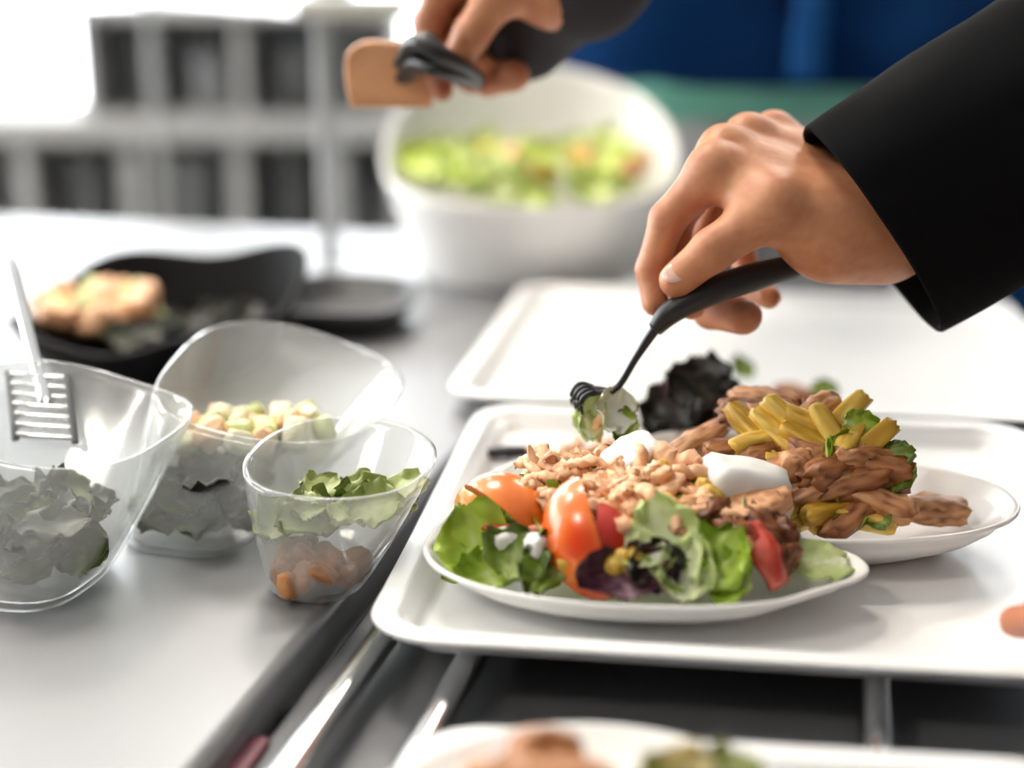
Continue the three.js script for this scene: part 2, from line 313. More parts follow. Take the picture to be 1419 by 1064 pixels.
function wedgeParts(r, span, sq = 1) {
  // a tomato wedge: curved skin and two cut faces
  const n = 16, m = 8, skin = [], rings = [];
  for (let j = 0; j <= m; j++) { const a = (j / m - 0.5) * span, ring = []; for (let i = 0; i <= n; i++) { const b = (i / n) * Math.PI; ring.push(V(Math.sin(b) * Math.sin(a) * r, Math.cos(b) * r * sq, Math.sin(b) * Math.cos(a) * r)); } rings.push(ring); }
  const outer = loft(rings, { closed: false });
  const faces = [];
  for (const s of [0, m]) { const c = V(0, 0, r * 0.3), ring = rings[s].map((p) => p.clone().multiplyScalar(0.985)), rr = []; for (const k of [1, 0.8, 0.5, 0.2]) rr.push(ring.map((p) => p.clone().lerp(c, 1 - k).addScaledVector(V(0, 0, 1), 0))); faces.push(loft(rr, { closed: false })); }
  const back = loft([rings[0].map((p) => p.clone().lerp(V(0, 0, r * 0.3), 0.8)), rings[m].map((p) => p.clone().lerp(V(0, 0, r * 0.3), 0.8))], { closed: false });
  return { outer, flesh: merge([...faces, back]) };
}
const toCam = (p) => V(0, CAM_Y, 0).sub(p).normalize();
// orient a mesh: its +z towards n, spun about n
function face(m, n, spin = 0) { m.quaternion.setFromUnitVectors(V(0, 0, 1), n.clone().normalize()).multiply(new THREE.Quaternion().setFromAxisAngle(V(0, 0, 1), spin)); }
const meatMats = M.meat;
// the point where the ray through a pixel meets a heap of food (a dome on a plate)
function heapHit(px, py, heap) {
  const r = ray(px, py); let t0 = 0.5;
  for (let t = 0.5; t < 1.6; t += 0.001) { const x = r.x * t, y = CAM_Y + r.y * t, z = r.z * t; if (y < heap(x, z)) return V(x, y, z); }
  const t = (FLOORY + 0.01 - CAM_Y) / r.y; return V(r.x * t, FLOORY + 0.01, r.z * t);
}
function dome(cx, cz, rx, rz, turn, h, base) {
  const c = Math.cos(turn), s = Math.sin(turn);
  return (x, z) => { const dx = x - cx, dz = z - cz, a = (dx * c + dz * s) / rx, b = (-dx * s + dz * c) / rz, q = a * a + b * b; return q > 1.6 ? -1 : base + h * (q < 1 ? Math.pow(1 - q, 0.45) : 0); };
}

// ---------------------------------------------------------------- salad on the first plate
const heap1 = dome(p1.m.x + 0.004, p1.m.z - 0.008, 0.1, 0.078, 0.18, 0.05, FLOORY + 0.006);
const q1 = rng(11);
function addLeaf(name, label, group, px, py, heap, L, Wd, spin, tiltUp, o, seed, lift = 0) {
  const p = heapHit(px, py, heap); p.y += lift;
  const m = tag(obj(name, leafGeo(seed, L, Wd, o), M.leaf), label, 'lettuce', group);
  m.position.copy(p); const n = toCam(p).multiplyScalar(1 - tiltUp).add(V(0, tiltUp, 0)); n.x += (q1() - 0.5) * 0.5; face(m, n, spin); return m;
}
const GREEN = { edge: '#8fb022', mid: '#bcd64e', rib: '#e4edb0' }, PALE = { edge: '#d3e48c', mid: '#e8f0be', rib: '#f5f7e4' }, DARK = { edge: '#4e6410', mid: '#7c9620', rib: '#b9c878' }, PURPLE = { edge: '#3c0a1e', mid: '#5a1230', rib: '#d9b6c4', cup: 0.2 };
{ // bed of leaves below everything
  for (let i = 0; i < 34; i++) {
    const a = i * 2.399, rr = Math.sqrt((i + 0.5) / 34), x = p1.m.x + Math.cos(a) * rr * 0.076, z = p1.m.z - 0.006 + Math.sin(a) * rr * 0.052, y = heap1(x, z) - 0.008 - q1() * 0.004;
    const st = [GREEN, PALE, GREEN, DARK][i % 4], m = tag(obj('lettuce_leaf', leafGeo(100 + i, 0.036 + q1() * 0.012, 0.032 + q1() * 0.012, { ...st, ruffle: 0.14 }), M.leaf), 'torn green lettuce leaf in the bed under the chicken', 'lettuce', 'bed of lettuce on the salad plate');
    m.position.set(x, Math.max(y, FLOORY + 0.012), z); face(m, V((x - p1.m.x) * 9, 1, (z - p1.m.z) * 9), q1() * 6.3);
  }
}
addLeaf('lettuce_leaf', 'bright green lettuce leaf standing at the rounded end of the salad plate', null, 657, 762, heap1, 0.042, 0.04, 0.2, 0.25, { ...GREEN, edge: '#b4cf45', mid: '#bfd852' }, 1, 0.002);
addLeaf('lettuce_leaf', 'small frilled green lettuce leaf beside the bright standing leaf', null, 630, 776, heap1, 0.026, 0.026, 0.9, 0.3, GREEN, 2);
addLeaf('lettuce_leaf', 'green lettuce leaf lying along the plate edge below the bright standing leaf', null, 676, 794, heap1, 0.02, 0.036, 0.1, 0.4, GREEN, 3);
addLeaf('lettuce_leaf', 'dark green curly lettuce leaf below the tomato wedges', null, 722, 775, heap1, 0.026, 0.04, -0.5, 0.35, DARK, 4, 0.001);
addLeaf('lettuce_leaf', 'dark green frilled lettuce leaf at the front of the salad plate', null, 752, 796, heap1, 0.022, 0.036, 1.2, 0.4, { ...DARK, ruffle: 0.3 }, 5, 0.002);
addLeaf('lettuce_leaf', 'pale iceberg leaf in the middle front of the chicken salad', null, 925, 762, heap1, 0.044, 0.034, 0.35, 0.3, PALE, 6, 0.004);
addLeaf('lettuce_leaf', 'pale iceberg strip beside the purple leaf', null, 872, 770, heap1, 0.036, 0.022, 1.2, 0.3, PALE, 7, 0.005);
addLeaf('lettuce_leaf', 'pale iceberg leaf hanging to the plate edge beside the purple leaf', null, 950, 800, heap1, 0.03, 0.028, -0.3, 0.3, PALE, 8, 0.003);
addLeaf('lettuce_leaf', 'bright green lettuce leaf between the iceberg and the red pepper', null, 1000, 785, heap1, 0.032, 0.034, -0.5, 0.3, { ...GREEN, ruffle: 0.26 }, 9, 0.003);
addLeaf('lettuce_leaf', 'frilled green lettuce tip at the plate edge below the bright leaf', null, 1012, 815, heap1, 0.02, 0.03, 1.4, 0.4, { ...GREEN, ruffle: 0.3 }, 10, 0.002);
addLeaf('lettuce_leaf', 'green lettuce scrap touching the front plate edge under the iceberg', null, 944, 808, heap1, 0.014, 0.026, 0.2, 0.4, GREEN, 12, 0.002);
addLeaf('radicchio_leaf', 'dark purple radicchio leaf at the front of the salad', null, 866, 806, heap1, 0.024, 0.05, 0.15, 0.35, PURPLE, 13, 0.003);
addLeaf('radicchio_leaf', 'small dark purple leaf curled beside the iceberg', null, 908, 797, heap1, 0.024, 0.03, 0.4, 0.2, { ...PURPLE, edge: '#1d2410', mid: '#33101f' }, 14, 0.004);
addLeaf('lettuce_leaf', 'pale green leaf resting in the pointed end of the salad plate', null, 1128, 782, heap1, 0.034, 0.03, 1.5, 0.7, { ...PALE, edge: '#b3c47a', mid: '#c8d592', ruffle: 0.06, cup: 0.1 }, 15, 0.001);
// tomato wedges and pepper strips
function tomato(px, py, r, span, n, spin, skinC, fleshC, label, lift = 0.004, ry = 0) {
  const p = heapHit(px, py, heap1); p.y += lift;
  const { outer, flesh } = wedgeParts(r, span, 1.15), t = thing('tomato_wedge', label, 'tomato', p);
  const sk = obj('skin', paint(outer, (o, x, y, z) => o.set(skinC[0]).lerp(col(skinC[1]), clamp(0.5 + N(x * 60, y * 60, z * 60), 0, 1))), M.wet, t); sk.material = M.wet; sk.position.z = -r * 0.55;
  const fl = obj('flesh', paint(flesh, (o, x, y, z) => o.set(fleshC[0]).lerp(col(fleshC[1]), clamp(0.5 + 1.2 * N(x * 140, y * 140, z * 140), 0, 1))), M.veg, t); fl.position.z = -r * 0.55;
  face(t, n, spin); t.rotateY(ry); return t;
}
tomato(802, 762, 0.027, 1.25, V(0.1, 0.45, 0.85), 0.25, ['#f0430c', '#f98a2e'], ['#f9762a', '#e02b08'], 'large orange red tomato wedge at the front of the chicken', 0.005, -0.75);
tomato(842, 766, 0.018, 1.3, V(0.7, 0.2, 0.8), -0.2, ['#d92012', '#b83a22'], ['#e0442c', '#c02a12'], 'small deep red tomato wedge tucked beside the large wedge', 0.003, -0.2);
tomato(712, 718, 0.025, 1.2, V(-0.2, 0.5, 0.8), 0.9, ['#f98a2e', '#dd6a10'], ['#f99a48', '#f0661c'], 'orange tomato wedge beside the bright standing leaf', 0.007, 0.8);
tomato(662, 716, 0.017, 1.2, V(-0.5, 0.5, 0.7), 0.9, ['#cc9f30', '#e8884a'], ['#eec052', '#e67a4e'], 'small yellow orange tomato wedge at the rounded plate end', 0.004);
function strip(name, label, cat, group, pts, radii, c0, c1, mat = M.wet, flat = 0.55) {
  const g = sweep(pts, radii, 10, 5, flat); paint(g, (o, x, y, z) => o.set(c0).lerp(col(c1), clamp(0.5 + 1.2 * N(x * 120, y * 120, z * 120), 0, 1)));
  const c = V(0, 0, 0); g.computeBoundingBox(); g.boundingBox.getCenter(c); g.translate(-c.x, -c.y, -c.z);
  const m = tag(obj(name, g, mat), label, cat, group); m.position.copy(c); return m;
}
const onHeap = (list, heap, lift = 0.003) => list.map(([a, b, l]) => { const p = heapHit(a, b, heap); p.y += l ?? lift; return p; });
strip('pepper_strip', 'red pepper strip lying under the orange tomato wedge', 'pepper', null, onHeap([[672, 738], [715, 741], [765, 738]], heap1), [0.003, 0.005, 0.003], '#d95a48', '#b83a28');
strip('pepper_strip', 'thick red pepper strip standing at the brown meat end of the salad', 'pepper', null, onHeap([[1040, 745, 0.007], [1062, 785, 0.006], [1080, 822, 0.004]], heap1), [0.006, 0.0105, 0.008], '#d95a48', '#b53424');
strip('pepper_strip', 'short red pepper piece above the thick pepper strip', 'pepper', null, onHeap([[1030, 748, 0.008], [1048, 770, 0.008]], heap1), [0.005, 0.006], '#c43c2c', '#a52c1c');
// shredded chicken
for (let i = 0; i < 120; i++) {
  const a = q1() * Math.PI * 2, rr = Math.sqrt(q1()), px = 862 + Math.cos(a) * rr * 128 + Math.sin(a) * rr * 14, py = 688 + Math.sin(a) * rr * 60 + Math.cos(a) * rr * 14;
  const p = heapHit(px, py, heap1); p.y += 0.001 + q1() * 0.006;
  const [c0, c1] = [['#ebb184', '#ffd2a6'], ['#ebb184', '#cc9466'], ['#f2c39a', '#d9a074'], ['#cc9466', '#a06a3c']][Math.floor(q1() * 3.25)];
  const m = tag(obj('chicken_shred', shredGeo(i, 0.018 + q1() * 0.02, 0.003 + q1() * 0.003, c0, c1), M.meat), 'pale pinkish shred of cooked chicken piled on the salad', 'chicken', 'shredded chicken on the salad plate');
  m.position.copy(p); m.rotation.set((q1() - 0.5) * 1.0, q1() * 6.3, (q1() - 0.5) * 0.7);
}
function chunk(name, label, cat, group, px, py, heap, s, cols, seed, lift, rot = [0, 0, 0], opt = {}, mat = M.meat) {
  const p = opt.D ? atD(px, py, opt.D) : heapHit(px, py, heap); p.y += opt.D ? 0 : lift;
  const m = tag(obj(name, chunkGeo(seed, ...s, cols, opt), mat), label, cat, group); m.position.copy(p); m.rotation.set(...rot); return m;
}
const WHITE = ['#efeeea', '#e6e5e0', '#f4f3f0'], BROWN = ['#4a1e04', '#6c3208', '#8c5226', '#3a1402'], GOLD = ['#eac052', '#cc9f30', '#f2d272'];
chunk('cheese_chunk', 'large white cheese chunk on top of the salad beside the brown meat', 'cheese', null, 1024, 690, heap1, [0.05, 0.04, 0.03], WHITE, 3, 0.006, [0.1, 0.3, -0.25], { boxy: 0.75, bump: 0.08, detail: 4, D: 0.69 });
chunk('cheese_chunk', 'white cheese slice on top of the chicken near the fork', 'cheese', null, 876, 650, heap1, [0.03, 0.016, 0.024], WHITE, 5, 0.006, [0.2, 0.5, 0.35], { boxy: 0.8, bump: 0.06 });
chunk('cheese_chunk', 'small white cheese piece below the red pepper strip', 'cheese', null, 708, 752, heap1, [0.02, 0.009, 0.014], WHITE, 6, 0.003, [0, 0.2, 0.1], { boxy: 0.7, bump: 0.08 });
chunk('cheese_chunk', 'small white cheese piece below the large tomato wedge', 'cheese', null, 752, 764, heap1, [0.018, 0.012, 0.012], WHITE, 7, 0.003, [0, 0.7, -0.3], { boxy: 0.7, bump: 0.08 });
[[955, 632, 0.032, 0.012], [985, 715, 0.026, 0.016], [1010, 738, 0.028, 0.018], [1052, 733, 0.032, 0.02], [1085, 745, 0.02, 0.024], [850, 762, 0.014, 0.012], [1075, 775, 0.018, 0.018], [1092, 775, 0.012, 0.022], [985, 645, 0.02, 0.012], [826, 785, 0.012, 0.008]].forEach(([x, y, w, h], i) =>
  chunk('meat_chunk', 'dark brown fried meat chunk on the chicken salad', 'meat', 'brown meat chunks on the salad plate', x, y, heap1, [w * 0.9, h * 0.9, w * 0.6], BROWN, 20 + i, 0.0, [q1() - 0.5, q1() * 3, q1() - 0.5], { boxy: 0.4, bump: 0.35, freq: 3 }));
[[1042, 710, 0.03, 0.01], [1068, 705, 0.02, 0.014]].forEach(([x, y, w, h], i) => chunk('bread_crouton', 'light brown crouton under the large cheese chunk', 'crouton', 'croutons under the large cheese chunk', x, y, heap1, [w, h, w * 0.8], ['#cc9466', '#ebb184', '#ad7346'], 40 + i, 0.004, [0.1, 0.4, 0.1], { boxy: 0.7 }));
[[972, 690], [962, 676], [985, 700], [915, 722], [905, 730], [922, 714], [912, 665], [862, 790], [848, 798], [880, 786], [790, 790], [676, 690], [1026, 776], [820, 778]].forEach(([x, y], i) =>
  chunk('corn_kernel', 'small golden yellow corn kernel on the chicken salad', 'corn', 'corn kernels on the salad plate', x, y, heap1, [0.011 + q1() * 0.004, 0.009 + q1() * 0.003, 0.009], GOLD, 50 + i, 0.005, [q1(), q1() * 3, q1()], { boxy: 0.35, bump: 0.12, detail: 2 }));

// ---------------------------------------------------------------- food on the second plate
const q2 = rng(23), b2 = FLOORY + 0.012;
const heap2 = dome(p2.m.x - 0.012, p2.m.z - 0.004, 0.09, 0.066, 0.5, 0.06, b2);
const FRIED = ['#6c3208', '#8c5226', '#b97c4c', '#5a2606'], FRIED2 = ['#8c5226', '#b97c4c', '#dba676', '#7a4218'];
[[1060, 560, .045, .014], [1110, 552, .04, .012], [1135, 575, .03, .014], [1030, 575, .03, .014], [960, 622, .05, .012], [1020, 632, .04, .014], [1100, 650, .045, .016], [1165, 660, .05, .018], [1200, 640, .04, .014], [1225, 660, .03, .018], [1130, 690, .05, .022], [1180, 680, .045, .018], [1215, 700, .04, .014], [1190, 712, .05, .012], [1100, 665, .02, .03], [1145, 635, .04, .012], [1080, 590, .04, .012], [1060, 645, .03, .016], [940, 640, .035, .012]].forEach(([x, y, w, h], i) =>
  chunk('fried_strip', 'brown breaded fried strip on the far oval plate', 'fried strip', 'breaded strips on the far oval plate', x, y, heap2, [w, h, 0.016], i % 2 ? FRIED : FRIED2, 70 + i, 0.002, [q2() * 0.5, (q2() - 0.5) * 1.6, (q2() - 0.5) * 0.5], { boxy: 0.55, bump: 0.25, freq: 3 }));
[[1040, 600], [1075, 608], [1110, 602], [1140, 605], [1160, 595], [1050, 620], [1125, 622], [1155, 618], [1180, 612], [1195, 632], [1110, 705], [1125, 718], [1155, 712], [1100, 690], [1175, 722], [1090, 722]].forEach(([x, y], i) => {
  const p = heapHit(x, y, heap2); p.y += 0.003; const gg = chunkGeo(500 + i, 0.034 + q2() * 0.018, 0.0105, 0.0115, i % 3 ? GOLD : ['#cc9f30', '#ad800f', '#eac052'], { boxy: 0.8, bump: 0.1, detail: 3 });
  const m = tag(obj('potato_wedge', gg, M.meat), 'golden fried potato stick among the breaded strips', 'potato', 'fried potato sticks on the far oval plate'); m.position.copy(p); m.rotation.set(q2(), (q2() - 0.5) * 2.4, (q2() - 0.5) * 0.35);
});
[[935, 562], [955, 540], [980, 530], [925, 575], [970, 570], [995, 560], [1000, 580], [950, 582]].forEach(([x, y], i) => {
  const p = atD(x, y, 0.87 + 0.01 * (i % 3)); const m = tag(obj('dark_leaf', leafGeo(200 + i, 0.036, 0.036, { edge: '#1c1d16', mid: '#2b2a24', rib: i % 3 ? '#4a4a40' : '#5c2038', ruffle: 0.2 }), M.leaf), 'nearly black salad leaf at the back of the far oval plate', 'lettuce', 'dark leaves on the far oval plate');
  m.position.copy(p); face(m, toCam(p).add(V((q2() - 0.5) * 0.6, 0.4, 0)), q2() * 6.3);
});
[[1028, 522], [1160, 640], [1240, 650], [1170, 642], [1245, 678], [1180, 726], [1210, 728], [1140, 728], [1143, 553], [1190, 606]].forEach(([x, y], i) => {
  const p = heapHit(x, y, heap2); p.y += 0.006; const m = tag(obj('herb_leaf', leafGeo(230 + i, 0.02, 0.018, i % 2 ? GREEN : DARK), M.leaf), 'small green herb leaf tucked between the breaded strips', 'herb', 'green leaves on the far oval plate'); m.position.copy(p); face(m, V(q2() - 0.5, 0.7, 0.6), q2() * 6);
});
{ const p = atY(1298, 706, FLOORY + 0.02); const m = tag(obj('fried_patty', chunkGeo(90, 0.036, 0.016, 0.024, FRIED2, { boxy: 0.3, bump: 0.2 }), M.meat), 'single small brown patty near the bare end of the far oval plate', 'patty'); m.position.copy(p); }

// ---------------------------------------------------------------- fork with a bite of salad
{
  const D = 0.775, pt = (x, y, d = D) => atD(x, y, d);
  const f = thing('serving_fork', 'dark steel fork with a black handle held over the salad', 'fork', V(0, 0, 0));
  obj('neck', sweep([pt(846, 543, 0.768), pt(858, 534, 0.768), pt(880, 498, 0.77), pt(905, 460, 0.77), pt(922, 438, 0.768)], [0.0024, 0.0020, 0.0021, 0.003, 0.0042], 10, 5), M.darkMetal, f);
  obj('handle', sweep([pt(908, 456, 0.77), pt(928, 434, 0.768), pt(975, 408, 0.77), pt(1040, 385, 0.778), pt(1112, 366, 0.786)], [0.0045, 0.0068, 0.0078, 0.0082, 0.0065], 12, 5), M.handle, f);
  obj('fork_head', sweep([pt(848, 541, 0.768), pt(834, 541, 0.768), pt(820, 541, 0.768)], [0.0028, 0.0065, 0.0085], 12, 4, 0.28), M.darkMetal, f);
  for (let i = 0; i < 4; i++) { const k = (i - 1.5); obj('tine', sweep([pt(824 + k * 2, 540 + k * 2.5, 0.766 - k * 0.0035), pt(808 + k * 3, 540 + k * 5, 0.765 - k * 0.004), pt(799 + k * 4, 552 + k * 5, 0.765 - k * 0.004), pt(800 + k * 5, 568 + k * 4, 0.765 - k * 0.004)], [0.0019, 0.0018, 0.0015, 0.0007], 8, 4), M.darkMetal, f); }
}
[[822, 578, 0.026, 0.022, PALE, 0.1, 'pale lettuce piece hanging from the fork tines'], [850, 572, 0.024, 0.028, { edge: '#dfe4cf', mid: '#eceee4', rib: '#f5f5f0' }, 1.4, 'whitish cabbage piece caught on the fork'], [868, 594, 0.014, 0.022, { ...GREEN, edge: '#6e8424' }, 1.5, 'small green scrap below the cabbage on the fork'], [812, 592, 0.016, 0.012, { ...PALE, edge: '#a0b860' }, 0.1, 'narrow green piece under the fork tines']].forEach(([x, y, L, w, o, s, lab], i) => {
  const p = atD(x, y, 0.768 - 0.002 * i), m = tag(obj('lettuce_piece', leafGeo(300 + i, L, w, { ...o, cup: 0.35, th: 0.0014 }), M.leaf), lab, 'lettuce'); m.position.copy(p); face(m, toCam(p).add(V(i % 2 ? 0.4 : -0.3, 0.3, 0)), s);
});
{ const p = atD(832, 590, 0.76), m = tag(obj('chicken_shred', shredGeo(400, 0.018, 0.0036, '#ebb184', '#ffd2a6'), M.meat), 'single shred of chicken hanging from the fork', 'chicken'); m.position.copy(p); m.rotation.set(0, 0, 1.45); }

// knife behind the salad plate
{
  const a = atY(668, 628, FLOORY + 0.005), b = atY(792, 622, FLOORY + 0.005), k = thing('table_knife', 'dark handled table knife lying on the tray behind the salad plate', 'knife', V(0, 0, 0));
  const L = (t) => a.clone().lerp(b, t);
  obj('handle', sweep([L(0), L(0.3), L(0.62)], [0.004, 0.0062, 0.0045], 10, 5, 0.7), M.handle, k);
  obj('blade', sweep([L(0.58), L(0.8), L(1.3), L(1.45)], [0.004, 0.0075, 0.007, 0.002], 8, 4, 0.14), M.chrome, k);
}

// ---------------------------------------------------------------- hands and people
// joints of the serving hand: pixel, distance offset (mm); placed at distance D
const SK = { base: col('#c08058'), red: col('#a85746'), pale: col('#d69e74') };
function handBones(J) {
  const B = [], add = (a, b, ra, rb, k = 0.006) => B.push([a, b, ra / 1000, rb / 1000, k]);
  // palm and back of the hand
  add(J.fore, J.wrist, 27, 24, 0.02); add(J.fore2, J.wrist2, 26, 23, 0.02);
  add(J.wrist, J.i0, 20, 13.5, 0.016); add(J.wrist, J.m0, 20, 13.5, 0.016); add(J.wrist2, J.r0, 19, 12.5, 0.016); add(J.wrist2, J.l0, 19, 11.5, 0.016);
  add(J.t0, J.t1, 22, 15, 0.02); add(J.wrist, J.t0, 23, 23, 0.02); add(J.t1, J.i0b, 13, 9, 0.012);
  return B;
}
function fingerBones(J) {
  const out = [], ch = (js, rs) => { const b = []; for (let i = 0; i < js.length - 1; i++) b.push([J[js[i]], J[js[i + 1]], rs[i] / 1000, rs[i + 1] / 1000, 0.004]); out.push(b); };
  ch(['i0', 'i1', 'i2', 'i3'], [12.5, 10, 8.8, 7.6]); ch(['m0', 'm1', 'm2', 'm3'], [12.5, 10, 9, 8]); ch(['r0', 'r1', 'r2', 'r3'], [12, 10, 10.5, 10.8]); ch(['l0', 'l1', 'l2', 'l3'], [11, 8.5, 7.8, 7]); ch(['t1', 't2', 't3'], [14.5, 11.6, 10]);
  return out;
}
function handSdf(J) {
  const palm = bonesSdf(handBones(J)), F = fingerBones(J).map(bonesSdf);
  return (x, y, z) => { let d = palm(x, y, z), f = 1e3; for (const s of F) f = smin(f, s(x, y, z), 0.0012); return smin(d, f, 0.009); };
}
function skinPaint(g, J) {
  const knuckles = ['i1', 'i2', 'i3', 'm1', 'm2', 'm3', 'r1', 'r2', 'r3', 't2', 't3', 'l1'].map((k) => J[k]);
  return paint(g, (o, x, y, z) => {
    let k = 0; for (const j of knuckles) k = Math.max(k, 1 - Math.hypot(x - j.x, y - j.y, z - j.z) / 0.017);
    const n = N(x * 90, y * 90, z * 90) * 0.5 + N(x * 260, y * 260, z * 260) * 0.35;
    o.copy(SK.base).lerp(SK.red, clamp(0.16 + 0.4 * Math.max(0, k) + n * 0.5, 0, 1)).lerp(SK.pale, clamp(0.2 - n * 0.6, 0, 0.6));
  });
}
function handGeo(J, cell) { const all = [...handBones(J), ...fingerBones(J).flat()], b = boneBounds(all, 0.008); return skinPaint(nets(handSdf(J), b.min, b.max, cell), J); }
const HAND = {      // pixel x, y in the photograph, and millimetres away from the hand's own distance
  fore: [1330, 255, 0], wrist: [1222, 318, 2], fore2: [1330, 252, 26], wrist2: [1215, 296, 26],
  i0: [988, 236, 4], i0b: [1010, 256, 2], i1: [925, 304, 10], i2: [903, 374, 6], i3: [908, 420, -2],
  m0: [1004, 208, 24], m1: [935, 308, 30], m2: [938, 392, 20], m3: [958, 424, 6],
  r0: [1036, 190, 46], r1: [975, 335, 46], r2: [985, 430, 26], r3: [1030, 438, 4],
  l0: [1072, 184, 64], l1: [1020, 310, 70], l2: [1040, 400, 52], l3: [1066, 412, 34],
  t0: [1150, 322, -8], t1: [1072, 288, -18], t2: [988, 346, -20], t3: [938, 388, -16],
};
const jointsAt = (D) => Object.fromEntries(Object.entries(HAND).map(([k, [x, y, z]]) => [k, atD(x, y, D + z / 1000)]));
const J1 = jointsAt(0.785);
function nailOn(p, n, along, w, l) {
  const g = new THREE.SphereGeometry(1, 18, 12).scale(w, l, 0.0016), x = along.clone().cross(n).normalize(), y = n.clone().cross(x).normalize();
  g.applyMatrix4(new THREE.Matrix4().makeBasis(x, y, n.clone().normalize()).setPosition(p)); return g;
}
function headGeo(c, fwd) {
  const up = V(0, 1, 0), rt = fwd.clone().cross(up).normalize(), q = (a, b, d) => c.clone().addScaledVector(rt, a).addScaledVector(up, b).addScaledVector(fwd, d), B = [];
  B.push([q(0, 0.04, -0.015), q(0, 0.02, 0.01), 0.085, 0.083, 0.03], [q(0, -0.04, 0.02), q(0, -0.075, 0.04), 0.062, 0.042, 0.03], [q(0, -0.08, -0.02), q(0, -0.2, -0.035), 0.054, 0.06, 0.03],
    [q(0, 0.012, 0.09), q(0, -0.022, 0.108), 0.009, 0.012, 0.012], [q(0.018, -0.055, 0.088), q(-0.018, -0.055, 0.088), 0.007, 0.007, 0.006], [q(0.018, -0.066, 0.085), q(-0.018, -0.066, 0.085), 0.007, 0.007, 0.006]);
  for (const s of [-1, 1]) B.push([q(s * 0.083, 0.015, -0.01), q(s * 0.083, -0.025, -0.005), 0.012, 0.009, 0.008], [q(s * 0.05, 0.03, 0.075), q(s * 0.015, 0.032, 0.085), 0.01, 0.01, 0.015]);
  return paint(bodyGeo(B, 0.005), (o, x, y, z) => o.copy(SK.base).lerp(SK.red, clamp(0.2 + 0.4 * N(x * 40, y * 40, z * 40), 0, 1)));
}
const inner = (b) => paint(bodyGeo(b, 0.012), (o) => o.copy(SK.base));
const bar = (a, b, ra, rb, k = 0.05) => [a, b, ra, rb, k];
